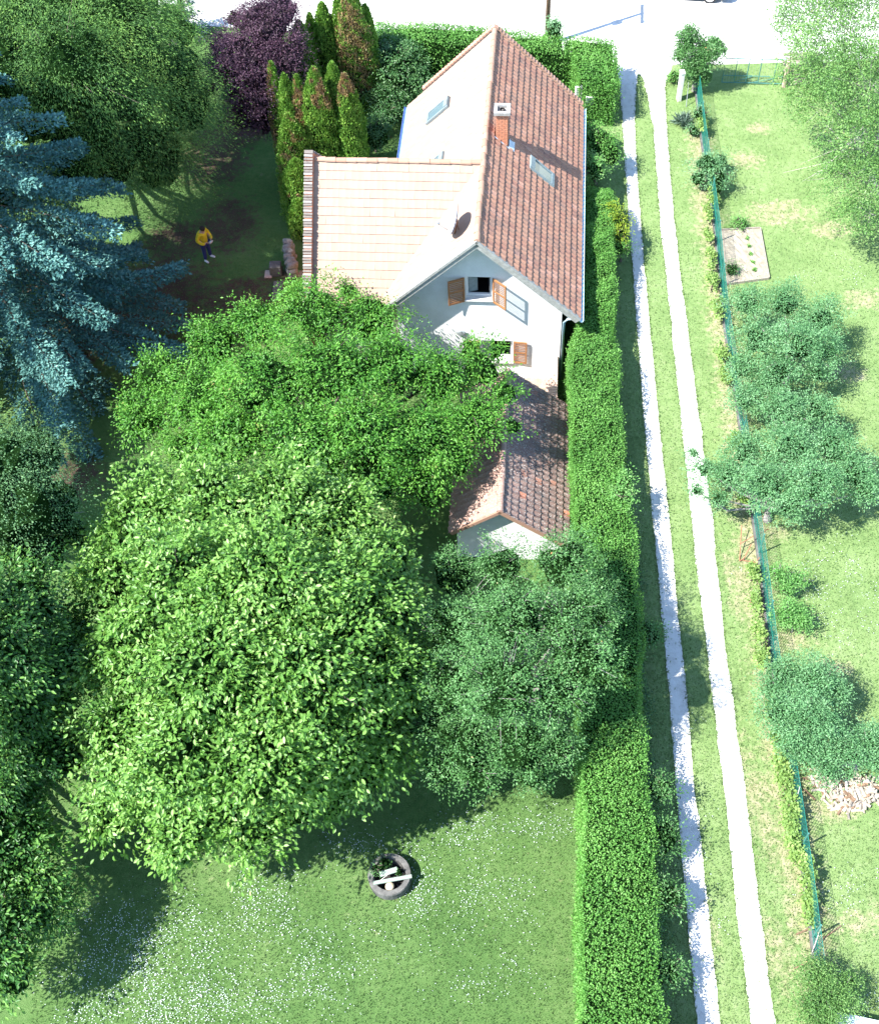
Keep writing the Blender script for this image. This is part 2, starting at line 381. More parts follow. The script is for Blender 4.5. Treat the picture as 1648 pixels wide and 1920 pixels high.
M['spruce'] = mat_leaf('blue_needle', [(0, (.018, .07, .07)), (.5, (.055, .16, .145)), (.85, (.13, .3, .26)), (1, (.23, .43, .37))], .05, .65)
M['dark_spruce'] = mat_leaf('dark_blue_needle', [(0, (.02, .045, .06)), (1, (.06, .11, .14))], .08, .6)
M['purple'] = mat_leaf('purple_leaf', [(0, (.03, .012, .024)), (.6, (.075, .035, .06)), (1, (.17, .09, .13))], .2, .5)
DEAD = [(0, (.17, .13, .11)), (.5, (.36, .22, .11)), (.8, (.44, .34, .14)), (1, (.36, .33, .3))]
M['thuja'] = mat_leaf('thuja_spray', [(0, (.06, .17, .025)), (.5, (.17, .36, .05)), (1, (.35, .52, .11))], .24, .6, patch=DEAD)
M['hedge'] = mat_leaf('hedge_leaf', [(0, (.05, .17, .028)), (.5, (.12, .31, .055)), (.96, (.23, .46, .11)), (1, (.3, .26, .12))], .32, .5)
M['laurel'] = mat_leaf('laurel_leaf', [(0, (.03, .1, .03)), (.6, (.08, .2, .06)), (1, (.17, .33, .11))], .25, .4, .5)
M['yellow_shrub'] = mat_leaf('yellow_green_leaf', [(0, (.11, .2, .02)), (.6, (.26, .36, .03)), (1, (.44, .5, .06))], .3, .5)
M['light_shrub'] = mat_leaf('light_green_leaf', [(0, (.08, .24, .05)), (.6, (.17, .38, .1)), (1, (.3, .5, .18))], .34, .5)
M['locust'] = mat_leaf('olive_leaf', [(0, (.045, .12, .03)), (.5, (.125, .27, .065)), (.93, (.26, .42, .13)), (1, (.45, .38, .17))], .32, .5)
M['vine'] = mat_leaf('vine_leaf', [(0, (.13, .24, .06)), (.6, (.24, .38, .1)), (1, (.4, .52, .17))], .36, .5)
M['yucca'] = mat_leaf('yucca_blade', [(0, (.08, .15, .1)), (1, (.26, .36, .28))], .1, .5)
M['grass'] = mat_leaf('grass_blade', [(0, (.06, .13, .035)), (.5, (.11, .2, .06)), (1, (.24, .31, .13))], .3, .6)
M['petal'] = mat_leaf('white_petal', [(0, (.5, .56, .58)), (1, (.72, .76, .76))], .1, .6)

# ------------------------------------------------------------------ ground
YARD = -1.2                                    # the garden lies lower than the lane behind the hedge
H_TOP = 1.8
hedge_px = [(345, 1092, 1147), (450, 1096, 1150), (560, 1094, 1152), (600, 1086, 1155), (640, 1072, 1157), (760, 1076, 1160), (880, 1080, 1170), (1000, 1084, 1184),
            (1120, 1086, 1196), (1250, 1090, 1202), (1400, 1098, 1208), (1550, 1098, 1218), (1700, 1095, 1228), (1850, 1096, 1234), (2050, 1094, 1242)]
hl = np.array([G(l, y, H_TOP) for y, l, r in hedge_px]); hr = np.array([G(r, y, H_TOP) for y, l, r in hedge_px])
def hedge_x(y):
    return np.interp(y, hl[::-1, 1], hl[::-1, 0]), np.interp(y, hr[::-1, 1], hr[::-1, 0])
def sm(a, b, x):
    t = np.clip((x - a) / (b - a), 0, 1); return t * t * (3 - 2 * t)
def gz(x, y):
    l, r = hedge_x(y); return YARD * (1 - sm(l - .1, r - .1, x)) * (1 - sm(44.5, 48.5, y))
def GG(x, y):
    """pixel -> point on the uneven ground"""
    z = 0.0
    for _ in range(12):
        p = G(x, y, z); z = float(gz(p[0], p[1]))
    return np.array([p[0], p[1], z])

track_L = [(95, 1158, 1200), (150, 1160, 1194), (232, 1167, 1189), (320, 1172, 1194), (400, 1178, 1200), (500, 1185, 1208), (600, 1193, 1217), (800, 1208, 1236), (1000, 1226, 1257),
           (1150, 1240, 1271), (1300, 1254, 1287), (1480, 1267, 1302), (1720, 1288, 1329), (1920, 1306, 1349), (2100, 1322, 1368)]
track_R = [(95, 1200, 1262), (130, 1202, 1258), (160, 1208, 1246), (233, 1224, 1249), (400, 1236, 1262), (560, 1253, 1281), (800, 1278, 1313), (1000, 1299, 1338), (1050, 1304, 1342),
           (1250, 1328, 1364), (1480, 1357, 1397), (1720, 1382, 1425), (1920, 1408, 1453), (2100, 1428, 1475)]
def edges(tr):
    a = np.array([G(l, y) for y, l, r in tr]); b = np.array([G(r, y) for y, l, r in tr]); return a, b
tLa, tLb = edges(track_L); tRa, tRb = edges(track_R)
def on_track(x, y):
    res = np.zeros(len(x), bool)
    for a, b in ((tLa, tLb), (tRa, tRb)):
        res |= (x > np.interp(y, a[::-1, 1], a[::-1, 0]) - .0) & (x < np.interp(y, b[::-1, 1], b[::-1, 0]) + .0) & (y < 48)
    return res

xs = np.concatenate([[-1500, -500, -150, -60, -40], np.arange(-28, 26, .3), [32, 60, 150, 500, 1500]])
ys = np.concatenate([[-1500, -500, -150, -40, -5], np.arange(3, 62, .3), [70, 100, 200, 500, 1500]])
X, Y = np.meshgrid(xs, ys); Z = gz(X, Y) + 0.0
nx, ny = len(xs), len(ys)
ii = (np.arange(ny - 1)[:, None] * nx + np.arange(nx - 1)[None]).ravel()
lp = np.stack([ii, ii + 1, ii + nx + 1, ii + nx], 1).ravel()
me = mesh_arrays('ground', np.stack([X, Y, Z], -1).reshape(-1, 3), lp, np.arange(len(ii)) * 4, np.full(len(ii), 4))
def spot(px, py, rx, ry, z=0.0, soft=.75):
    c = G(px, py, z); return 1 - sm(1 - soft, 1, np.sqrt(((X - c[0]) / rx) ** 2 + ((Y - c[1]) / ry) ** 2))
soil = np.zeros_like(X)
for a in [(300, 560, 4.6, 5.0, YARD), (450, 560, 3.2, 2.4, YARD), (430, 420, 2.4, 3.4, YARD), (330, 450, 2.6, 2.2, YARD), (150, 620, 4, 4, YARD), (100, 900, 3.5, 2.6, YARD), (460, 620, 2.4, 1.6, YARD), (520, 520, 1.4, 1.2, YARD),
          (400, 300, 3, 3.5, YARD), (20, 1450, 2, 3, YARD), (733, 1650, .95, .85, YARD, .5), (460, 250, 2, 2, YARD), (500, 560, 2, 1.6, YARD)]:
    soil = np.maximum(soil, spot(*a))
ytr = np.interp(Y, tRb[::-1, 1], tRb[::-1, 0]); meadow = sm(-.1, .1, X - hedge_x(Y)[1])
bare = np.exp(-((X - ytr - np.interp(Y, [8, 20, 35, 44], [1.25, 1.15, 1.35, 1.3])) / .62) ** 2) * (Y > 5) * (Y < 42)
for a in [(1420, 1500, .8, 3.5), (1460, 1800, .7, 2), (1380, 1100, .6, 3), (1330, 1750, .35, 2), (1560, 1520, 1.6, .8), (1600, 1730, .8, .7), (1640, 1720, .8, .8), (1450, 1000, 1.0, .7), (1460, 400, 2.6, 1.4), (1560, 430, 2.2, .9), (1400, 300, 1.4, 1), (1620, 560, 1.5, 1), (1590, 700, 1.2, .8), (1490, 1200, 1.4, .7), (1560, 1250, 1.2, .6), (1420, 240, 1, .7)]:
    bare = np.maximum(bare, spot(*a, soft=.8) * .8)
for nm, arr in (('soil', soil), ('meadow', meadow), ('bare', bare)):
    at = me.attributes.new(nm, 'FLOAT', 'POINT'); at.data.foreach_set('value', arr.ravel().astype(np.float32))
m, t, b = newmat('ground_grass')
A = {k: node(t, 'ShaderNodeAttribute', attribute_name=k).outputs['Fac'] for k in ('soil', 'meadow', 'bare')}
n1 = noise(t, .55, 6, .65); n2 = noise(t, 5, 5, .7); n3 = noise(t, 40, 3, .7); n4 = noise(t, 1.7, 6, .75)
f = math_(t, 'ADD', math_(t, 'MULTIPLY', n1.outputs[0], .35), math_(t, 'ADD', math_(t, 'MULTIPLY', n2.outputs[0], .35), math_(t, 'MULTIPLY', n3.outputs[0], .3)))
lawn = ramp(t, [(.36, (.06, .13, .036)), (.5, (.105, .195, .056)), (.64, (.165, .25, .09))], f).outputs[0]
mead = ramp(t, [(.36, (.12, .205, .065)), (.5, (.21, .31, .11)), (.62, (.29, .37, .17)), (.72, (.42, .43, .25))], f).outputs[0]
g = mix(t, A['meadow'], lawn, mead)
dry = ramp(t, [(.35, (.3, .25, .14)), (.65, (.5, .44, .29))], n2.outputs[0]).outputs[0]
nb = math_(t, 'ADD', math_(t, 'MULTIPLY', A['bare'], .75), math_(t, 'MULTIPLY', math_(t, 'ADD', math_(t, 'ADD', n2.outputs[0], n4.outputs[0]), -1.0), 1.5))
g = mix(t, ramp(t, [(.28, (0, 0, 0)), (.75, (.8, .8, .8))], nb).outputs[0], g, dry)
so = ramp(t, [(.35, (.055, .035, .028)), (.55, (.11, .075, .055)), (.7, (.19, .14, .1))], f).outputs[0]
g = mix(t, ramp(t, [(.42, (0, 0, 0)), (.8, (1, 1, 1))], math_(t, 'ADD', math_(t, 'MULTIPLY', A['soil'], .75), math_(t, 'MULTIPLY', math_(t, 'ADD', math_(t, 'ADD', n4.outputs[0], n2.outputs[0]), -1.0), 1.3))).outputs[0], g, so)
t.links.new(g, b.inputs['Base Color']); b.inputs['Roughness'].default_value = 1; b.inputs['Specular IOR Level'].default_value = .1
bump(t, b, math_(t, 'ADD', n3.outputs[0], n2.outputs[0]), .9, .05)
go = link('ground', me, m); tag(go, kind='structure')

M['gravel'] = mat_rough('white_gravel', (.5, .48, .44), (.64, .62, .58), 3, .95, .6, .015, c3=(.7, .69, .66))
def strip(name, a, b, z, wob=.02):
    yy = np.arange(a[-1, 1], min(a[0, 1], 47.6), .14)
    ax = np.interp(yy, a[::-1, 1], a[::-1, 0]); bx = np.interp(yy, b[::-1, 1], b[::-1, 0]); mb = MB()
    s1 = np.cumsum(rng.normal(size=len(yy))) * .006; s1 -= np.convolve(s1, np.ones(25) / 25, 'same')
    ax = ax + rng.normal(size=len(yy)) * wob * .5 + s1; bx = bx + rng.normal(size=len(yy)) * wob * .5 - s1[::-1]
    for i in range(len(yy) - 1):
        mb.add([(ax[i], yy[i], z), (bx[i], yy[i], z), (bx[i + 1], yy[i + 1], z), (ax[i + 1], yy[i + 1], z)], [(0, 1, 2, 3)])
    o = mb.build(name, M['gravel']); tag(o, kind='structure'); return o
strip('wheel_track', tLa, tLb, .012); strip('wheel_track', tRa, tRb, .012)
rp = [(-700, 75), (380, 48), (520, 58), (700, 66), (900, 80), (1060, 96), (1157, 118), (1160, 136), (1172, 132), (1200, 140), (1206, 148), (1246, 152), (1252, 126), (1262, 122), (1350, 121), (1480, 117), (1800, 108)]
pts = [G(x, y) for x, y in rp]; pts[0][1] = pts[1][1]
far = [(90, pts[-1][1], 0), (90, 300, 0), (-120, 300, 0), (-120, pts[0][1], 0)]
mb = MB(); q = [(*p[:2], .008) for p in pts] + [(*p[:2], .008) for p in far]
mb.add(q, [tuple(range(len(q)))]); ro = mb.build('road', M['gravel']); tag(ro, kind='structure')

# grass blades over the visible open ground
def blades():
    n = 120000
    px = rng.uniform(60, 1660, n * 2); py = rng.uniform(80, 1930, n * 2)
    keep = ((px > 1090) & (py > 120)) | (py > 1440) | ((px < 700) & (py < 650) & (py > 330)) | ((px > 690) & (px < 800) & (py < 320))
    px, py = px[keep][:n], py[keep][:n]
    d = FWD + (px - 824)[:, None] / F_PX * RGT - (py - 960)[:, None] / F_PX * UPV
    z = np.where(px < 1150, YARD, 0.0); p = EYE + d * ((z - CAM_H) / d[:, 2])[:, None]
    for _ in range(4):
        z = gz(p[:, 0], p[:, 1]); p = EYE + d * ((z - CAM_H) / d[:, 2])[:, None]
    ok = ~on_track(p[:, 0], p[:, 1]) & (p[:, 1] < 46.5); p = p[ok]; n = len(p)
    sl = np.clip(rng.normal(.0, .5, (n, 3)) + np.array([0, 0, 1.0]), -2, 2)
    nor = rng.normal(size=(n, 3)) * .6 + np.array([-.3, -.5, .6])
    cl = (np.sin(p[:, 0] * 1.9) * np.sin(p[:, 1] * 1.3 + p[:, 0]) + 1) / 2
    mead = p[:, 0] > hedge_x(p[:, 1])[1]
    me = leaf_mesh('grass_blades', p, nz(sl), nor, rng.uniform(.03, .085, n), rng.uniform(.012, .028, n), np.clip(cl * .3 + rng.random(n) * .45 + mead * .25, 0, 1), curl=.3)
    o = link('grass', me, M['grass']); tag(o, 'short green grass covering the garden lawn and the meadow', 'grass', kind='stuff')
blades()
def margins():
    P = []
    for e in (tLa, tLb, tRa, tRb):
        n = 2200; y = rng.uniform(6, 46, n); x = np.interp(y, e[::-1, 1], e[::-1, 0]) + rng.normal(size=n) * .025; P.append(np.c_[x, y, gz(x, y)])
    n = 1800; y = rng.uniform(6, 46, n); f = rng.random(n); x = np.where(rng.random(n) < .5, np.interp(y, tLa[::-1, 1], tLa[::-1, 0]) * f + np.interp(y, tLb[::-1, 1], tLb[::-1, 0]) * (1 - f), np.interp(y, tRa[::-1, 1], tRa[::-1, 0]) * f + np.interp(y, tRb[::-1, 1], tRb[::-1, 0]) * (1 - f))
    P.append(np.c_[x, y, x * 0 + .01][:300]); P = np.vstack(P); n = len(P)
    o = link('grass_margin', leaf_mesh('grass_margin', P, rng.normal(size=(n, 3)) * .8 + [0, 0, .7], rng.normal(size=(n, 3)) * .5 + [0, 0, 1], rng.uniform(.05, .1, n), rng.uniform(.02, .035, n), np.clip(rng.random(n) * .6 + .4, 0, 1), curl=.3), M['grass'])
    tag(o, 'ragged grass tufts along the edges of the two wheel tracks', 'grass', kind='stuff')
margins()
def daisies():
    P = []
    patch = [(330, 1830, 2.2, 1.4, 1100), (250, 1790, 1.4, .9, 600), (500, 1660, .8, .5, 260), (200, 1730, .9, .5, 150), (560, 1760, 1.6, .8, 280), (420, 1740, 1.5, .6, 260), (790, 1690, .45, .5, 230), (920, 1700, 1.3, 1.2, 330),
             (900, 1560, 1.3, .5, 260), (1010, 1540, .8, .5, 160), (620, 1840, 1.8, .8, 240), (900, 1830, 2, .6, 160), (680, 1580, 1.2, .5, 150), (460, 1880, 1.4, .5, 320), (760, 1600, 1, .6, 160),
             (1550, 1130, 1, 1.6, 220), (1600, 900, 1.2, 1.5, 140), (1590, 520, 1.4, 1, 70), (1610, 1850, .6, .7, 120), (1590, 1650, 1, 1, 90), (1310, 1600, .35, 3, 120), (1560, 1060, 1.2, 1, 120), (770, 175, .8, .6, 60), (300, 1900, 1.2, .4, 260), (190, 1880, 1, .5, 200)]
    for x, y, rx, ry, n in patch:
        c = GG(x, y); k = max(4, n // 14)
        cc = c[:2] + rng.normal(size=(k, 2)) * (rx * .6, ry * .6)
        q = cc[rng.integers(0, k, n)] + rng.normal(size=(n, 2)) * .24
        P.append(np.c_[q, gz(q[:, 0], q[:, 1]) + .06])
    p = np.vstack(P); p = p[~on_track(p[:, 0], p[:, 1])]; n = len(p); s = rng.uniform(.016, .031, n)
    me = leaf_mesh('daisies', p, np.c_[rng.normal(size=(n, 2)), np.zeros(n)], np.c_[rng.normal(size=(n, 2)) * .25 + [0, -.3], np.ones(n)], s, s, rng.random(n), curl=0, fold=0)
    o = link('daisies', me, M['petal']); tag(o, 'tiny white daisies scattered in clusters over the lawn', 'daisies', kind='stuff')
daisies()

# ------------------------------------------------------------------ house
K = 1.044; HX, HY, YAW = 1.668, 28.49, -.129
WH, RISE, LEN, EAVE = 3.292, 3.22, 10.994, 3.864
cy_, sy_ = math.cos(YAW), math.sin(YAW); U = np.array([cy_, sy_, 0]); V = np.array([-sy_, cy_, 0]); ZV = np.array([0, 0, 1.0])
def Hp(u, v, z, k=K):
    o = np.array([HX, HY, 0]) + U * u + V * v + ZV * z; return EYE + k * (o - EYE)
ZR = EAVE + RISE; SL = RISE / WH
ZG = CAM_H - (CAM_H - YARD) / K                 # ground in house coordinates
house = empty('house', Hp(0, 5, ZG)); tag(house, 'white plastered house with steep red tiled roof and a wing on its left', 'house')
nR = nz(U * SL + ZV); nL = nz(-U * SL + ZV); nF = nz(-V * SL + ZV); nB = nz(V * SL + ZV)

def tile_mesh(w=.21, l=.33, wave=.03, lift=.032, th=.016):
    xs_ = [0, .18, .38, .55, .8, 1.0]; hs = [1.0, .85, .25, 0, .1, .75]
    mb = MB(); vt = [(x * w, 0, h * wave) for x, h in zip(xs_, hs)]; vb = [(x * w, l, h * wave + lift) for x, h in zip(xs_, hs)]
    lo = [(x * w, l, h * wave + lift - th) for x, h in zip(xs_, hs)]; n = len(vt); mb.v = vt + vb + lo
    for i in range(n - 1):
        mb.f.append((i, n + i, n + i + 1, i + 1)); mb.f.append((n + i, 2 * n + i, 2 * n + i + 1, n + i + 1))
    mb.add([(0, 0, 0), (0, l, lift - th), (0, l, lift + wave), (0, 0, wave)], [(0, 1, 2, 3)])
    return mb.mesh('tile')
def lay_tiles(origin, A, D, N, n_len, n_slope, w, g, keep):
    """list of 4x4 matrices; origin = point on the ridge; A along the ridge, D down the slope"""
    out = []
    for j in range(n_slope):
        for i in range(n_len):
            p = origin + A * (i * w) + D * (j * g) + N * .02
            c = p + A * w / 2 + D * g / 2
            if not keep(c): continue
            a = rng.normal() * .012; b_ = rng.normal() * .01
            A2 = nz(A + D * a); N2 = nz(N + A * b_); D2 = np.cross(N2, A2)
            if np.dot(D2, D) < 0: D2 = -D2
            p = p + N * rng.uniform(0, .006)
            m_ = Matrix(((A2[0], D2[0], N2[0], p[0]), (A2[1], D2[1], N2[1], p[1]), (A2[2], D2[2], N2[2], p[2]), (0, 0, 0, 1)))
            out.append(m_)
    return out
def place_tiles(root, sets, limit=300):
    """sets: list of (matrices, material, mesh, rank offset); nearest `limit` as parts, the rest joined"""
    allt = []
    for k, (ms, mat, me, off) in enumerate(sets):
        me.materials.append(mat)
        for m_ in ms:
            p = np.array(m_.translation); allt.append((float((p - EYE) @ FWD) + off, k, m_))
    allt.sort(key=lambda a: a[0]); inv = parent_inv(root)
    for d, k, m_ in allt[:limit]:
        o = bpy.data.objects.new('tile', sets[k][2]); o.parent = root; o.matrix_parent_inverse = inv; o.matrix_basis = m_; col.objects.link(o)
    rest = allt[limit:]
    if rest:
        VV, LL, T, MI = [], [], [], []; off = 0
        me = bpy.data.meshes.new('tile_field')
        mats = []; faces = []; verts = []; mi = []; tint = []
        for k in range(len(sets)):
            base = np.array([v.co for v in sets[k][2].vertices]); fs = [tuple(p.vertices) for p in sets[k][2].polygons]
            me.materials.append(sets[k][1])
            for d, kk, m_ in rest:
                if kk != k: continue
                Mx = np.array(m_); verts.append(base @ Mx[:3, :3].T + Mx[:3, 3]); tint += [rng.random()] * len(base)
                faces += [tuple(i + off for i in f) for f in fs]; mi += [k] * len(fs); off += len(base)
        me.from_pydata(np.vstack(verts).tolist(), [], faces); me.polygons.foreach_set('material_index', mi)
        at = me.attributes.new('tint', 'FLOAT', 'POINT'); at.data.foreach_set('value', np.array(tint, np.float32)); me.update()
        o = link('tile_field', me, None, root); tag(o, kind='stuff')

def loc(p):
    q = EYE + (np.asarray(p) - EYE) / K - np.array([HX, HY, 0]); return float(q @ U), float(q @ V), float(q[2])
GA, TW = .288 * K * .995, .215
DR = nz(U * 1 - ZV * SL); DL = nz(-U - ZV * SL); DF = nz(-V - ZV * SL); DB = nz(V - ZV * SL)
nS = 16; nL_ = int(LEN * K / TW)
TW = LEN * K / nL_
skyR = lambda u, v: 1.4 < u < 2.27 and 5.14 < v < 5.87
skyL1 = lambda u, v: -2.33 < u < -1.47 and 8.5 < v < 9.2
skyL2 = lambda u, v: -2.3 < u < -1.42 and 5.3 < v < 6.05
chim = lambda u, v: .3 < u < .74 and 5.4 < v < 5.76
def keepR(c): u, v, z = loc(c); return not (skyR(u, v) or chim(u, v))
def keepL(c):
    u, v, z = loc(c); return abs(u) < abs(v - 3.69) + .06 and not (skyL1(u, v) or skyL2(u, v))
WU = -5.52
def keepF(c): u, v, z = loc(c); return WU < u and abs(u) > abs(3.69 - v) - .04
mR = lay_tiles(Hp(0, 0, ZR), V, DR, nR, nL_, nS, TW, GA, keepR)
mL = lay_tiles(Hp(0, LEN, ZR), -V, DL, nL, nL_, nS, TW, GA, keepL)
mF = lay_tiles(Hp(WU, 3.69, ZR), U, DF, nF, int(5.5 * K / TW), nS, TW, GA, keepF)
mB = lay_tiles(Hp(0, 3.69, ZR), -U, DB, nB, int(5.5 * K / TW), nS, TW, GA, keepF)
place_tiles(house, [(mR, M['tile_right'], tile_mesh(TW, wave=.02, lift=.045), 0), (mL, M['tile_left'], tile_mesh(TW, wave=.004, lift=.014), 3), (mF, M['tile_left'], tile_mesh(TW, wave=.005, lift=.03), -1.2), (mB, M['tile_right'], tile_mesh(TW), 100)])

# roof underlay slabs (below the tiles)
mb = MB()
mb.slab([Hp(0, 0, ZR), Hp(WH, 0, EAVE), Hp(WH, LEN, EAVE), Hp(0, LEN, ZR)], nR, .1)
mb.slab([Hp(0, LEN, ZR), Hp(-WH, LEN, EAVE), Hp(-WH, 3.69 + WH, EAVE), Hp(0, 3.69, ZR), Hp(-WH, .4, EAVE), Hp(-WH, 0, EAVE), Hp(0, 0, ZR)], nL, .1)
mb.slab([Hp(WU, 3.69, ZR), Hp(WU, .42, EAVE - .03), Hp(-3.27, .42, EAVE - .03), Hp(0, 3.69, ZR)], nF, .1)
mb.slab([Hp(0, 3.69, ZR), Hp(-3.27, 6.96, EAVE - .03), Hp(WU, 6.96, EAVE - .03), Hp(WU, 3.69, ZR)], nB, .1)
mb.build('roof', M['roof_slab'], house)

mb = MB(); q0 = Hp(0, 3.69, ZR + .075); q1 = Hp(-3.3, .39, EAVE + .075); sv = nz(U - V) * .07; vd = nz(nL + nF)
mb.slab([q0 + sv, q0 - sv, q1 - sv, q1 + sv], vd, .02); mb.build('valley_strip', M['tile_left'], house)
# ridge tiles: half-round pieces
def ridge_run(root, a, b, n, r=.1, mat='ridge', down=.03):
    a, b = np.asarray(a), np.asarray(b); d = nz(b - a); L = np.linalg.norm(b - a) / n; side = nz(np.cross(d, ZV)); upv = np.cross(side, d)
    mb = MB(); k = 7
    for e, rr in ((0.0, r * .88), (1.0, r)):
        for j in range(k):
            t_ = math.pi * j / (k - 1); mb.v.append((math.cos(t_) * rr * 1.05, L * 1.06 * e, math.sin(t_) * rr))
    for j in range(k - 1): mb.f.append((j, j + 1, k + j + 1, k + j))
    mb.add([(math.cos(math.pi * j / (k - 1)) * r * 1.05, L * 1.06, math.sin(math.pi * j / (k - 1)) * r * s_) for s_ in (1,) for j in range(k)] , [tuple(range(k))])
    me = mb.mesh('ridge_tile'); me.materials.append(M[mat]); inv = parent_inv(root)
    for i in range(n):
        p = a + d * L * i - upv * down + rng.normal(size=3) * .006
        o = bpy.data.objects.new('ridge_tile', me); o.parent = root; o.matrix_parent_inverse = inv
        o.matrix_basis = Matrix(((side[0], d[0], upv[0], p[0]), (side[1], d[1], upv[1], p[1]), (side[2], d[2], upv[2], p[2]), (0, 0, 0, 1))); col.objects.link(o)
ridge_run(house, Hp(0, LEN, ZR + .06), Hp(0, 0, ZR + .06), 32)
ridge_run(house, Hp(WU + .02, 3.69, ZR + .06), Hp(-.06, 3.69, ZR + .06), 16)

# rakes, eaves, gutters
def board(mb, a, b, n_in, w, th, upn):
    """board along a-b; height w along -upn, thickness th along n_in"""
    a, b, n_in, upn = map(np.asarray, (a, b, n_in, upn))
    q = [a, b, b - upn * w, a - upn * w]; mb.slab(q, n_in, th)
mb = MB(); board(mb, Hp(0, -.035, ZR + .02), Hp(WH + .02, -.035, EAVE + .0), -V, .2, .05, nR); board(mb, Hp(0, -.035, ZR + .02), Hp(-WH - .02, -.035, EAVE + .0), -V, .2, .05, nL)
mb.build('barge_board', M['fascia'], house)
mb = MB(); board(mb, Hp(0, -.075, ZR + .075), Hp(WH + .05, -.075, EAVE + .045), -V, .085, .13, nR); board(mb, Hp(0, -.075, ZR + .075), Hp(-WH - .05, -.075, EAVE + .045), -V, .085, .13, nL)
mb.build('verge_trim', M['fascia'], house)
mb = MB(); board(mb, Hp(0, LEN + .06, ZR + .09), Hp(WH, LEN + .06, EAVE + .09), -V, .1, .12, nR); board(mb, Hp(0, LEN + .06, ZR + .09), Hp(-WH * .82, LEN + .06, ZR - RISE * .82 + .09), -V, .1, .12, nL)
mb.build('rear_verge', M['fascia'], house)
mbv = MB(); mbv.box((0, 0, 0), (.16, .2, .07)); mv = mbv.mesh('verge_tile'); mv.materials.append(M['ridge']); inv = parent_inv(house)
for sgn, nn, mx in ((1, 30, 1.0), (-1, 25, .82)):
    for i in range(nn):
        f_ = (i + .5) / nn * mx; p = Hp(sgn * WH * f_, LEN + .14, ZR - RISE * f_ + .12); A_ = nz(U * sgn - ZV * SL); N_ = np.cross(A_, V) * (1 if sgn < 0 else 1)
        if N_[2] < 0: N_ = -N_
        A_ = nz(A_ + N_ * .28); N_ = nz(np.cross(V, A_)) * (1 if np.cross(V, A_)[2] > 0 else -1); B_ = np.cross(N_, A_)
        o = bpy.data.objects.new('verge_tile', mv); o.parent = house; o.matrix_parent_inverse = inv
        o.matrix_basis = Matrix(((A_[0], B_[0], N_[0], p[0]), (A_[1], B_[1], N_[1], p[1]), (A_[2], B_[2], N_[2], p[2]), (0, 0, 0, 1))); col.objects.link(o)
def gutter(name, a, b, mat, r=.07):
    a, b = np.asarray(a), np.asarray(b); d = nz(b - a); s_ = nz(np.cross(d, ZV)); mb = MB(); k = 6
    for rr, z0 in ((r, 0), (r * .8, 0)):
        for e in (a, b):
            for j in range(k + 1):
                t_ = math.pi + math.pi * j / k; mb.v.append(tuple(e + s_ * math.cos(t_) * rr + ZV * math.sin(t_) * rr))
    for L0 in (0, 2 * (k + 1)):
        for j in range(k): mb.f.append((L0 + j, L0 + j + 1, L0 + k + 2 + j, L0 + k + 1 + j))
    mb.f += [(0, k + 1, 3 * (k + 1), 2 * (k + 1)), (k, 2 * k + 1, 4 * k + 3, 3 * k + 2)]
    return mb.build(name, M[mat], house, smooth=False)
gutter('gutter', Hp(WH + .08, -.05, EAVE - .02), Hp(WH + .08, LEN + .05, EAVE - .02), 'gutter')
gutter('gutter', Hp(-WH - .08, 6.95, EAVE - .02), Hp(-WH - .08, LEN, EAVE - .02), 'gutter_blue')
mb = MB(); mb.tube([Hp(WH + .08, .15, EAVE - .08), Hp(WH - .35, .5, EAVE - .5), Hp(WH - .47, .62, EAVE - .8), Hp(WH - .47, .62, ZG)], .045, 7); mb.build('downpipe', M['gutter'], house, smooth=True)

# walls
WI = WH - .55; V0 = .62; V1 = LEN - .3
top_z = ZR - .14
def hw(z): return min(WI, (top_z - z) / SL)
zk = top_z - WI * SL
win1 = (-.42, .42, 4.06, 5.03); win2 = (.02, 1.12, 1.12, 2.1)
def front_wall():
    mb = MB()
    zs_ = sorted([ZG - .2, win2[2], win2[3], win1[2], zk, win1[3], top_z])
    for a, c in zip(zs_[:-1], zs_[1:]):
        hole = None
        for w_ in (win1, win2):
            if a >= w_[2] - 1e-6 and c <= w_[3] + 1e-6: hole = w_
        segs = [(-1, 1)] if hole is None else [(-1, hole[0]), (hole[1], 1)]
        for l, r_ in segs:
            la = -hw(a) if l == -1 else l; lc = -hw(c) if l == -1 else l; ra = hw(a) if r_ == 1 else r_; rc = hw(c) if r_ == 1 else r_
            q = [Hp(la, V0, a), Hp(ra, V0, a)] + ([Hp(rc, V0, c), Hp(lc, V0, c)] if hw(c) > 1e-3 else [Hp(0, V0, c)])
            mb.slab(q, -V, .32)
    return mb
front_wall().build('front_wall', M['plaster'], house)
mb = MB()
for s_ in (-1, 1):
    mb.slab([Hp(s_ * WI, V0 + .34, ZG - .2), Hp(s_ * WI, V1 - .34, ZG - .2), Hp(s_ * WI, V1 - .34, zk), Hp(s_ * WI, V0 + .34, zk)][::s_], U * s_, .3)
mb.slab([Hp(-WI, V1, ZG - .2), Hp(WI, V1, ZG - .2), Hp(WI, V1, zk), Hp(0, V1, top_z), Hp(-WI, V1, zk)][::-1], V, .32)
mb.build('wall', M['plaster'], house)
for v__ in (0,):
    mb = MB(); mb.slab([Hp(WU + .1, .95, ZG - .2), Hp(-WI - .02, .95, ZG - .2), Hp(-WI - .02, .95, EAVE + .3), Hp(WU + .1, .95, EAVE + .3)], -V, .3); mb.build('wing_wall', M['plaster_old'], house)
mb = MB(); mb.slab([Hp(WU + .1, 6.6, ZG - .2), Hp(-WI - .02, 6.6, ZG - .2), Hp(-WI - .02, 6.6, EAVE + .1), Hp(WU + .1, 6.6, EAVE + .1)][::-1], V, .3)
mb.build('wing_wall', M['plaster_old'], house)
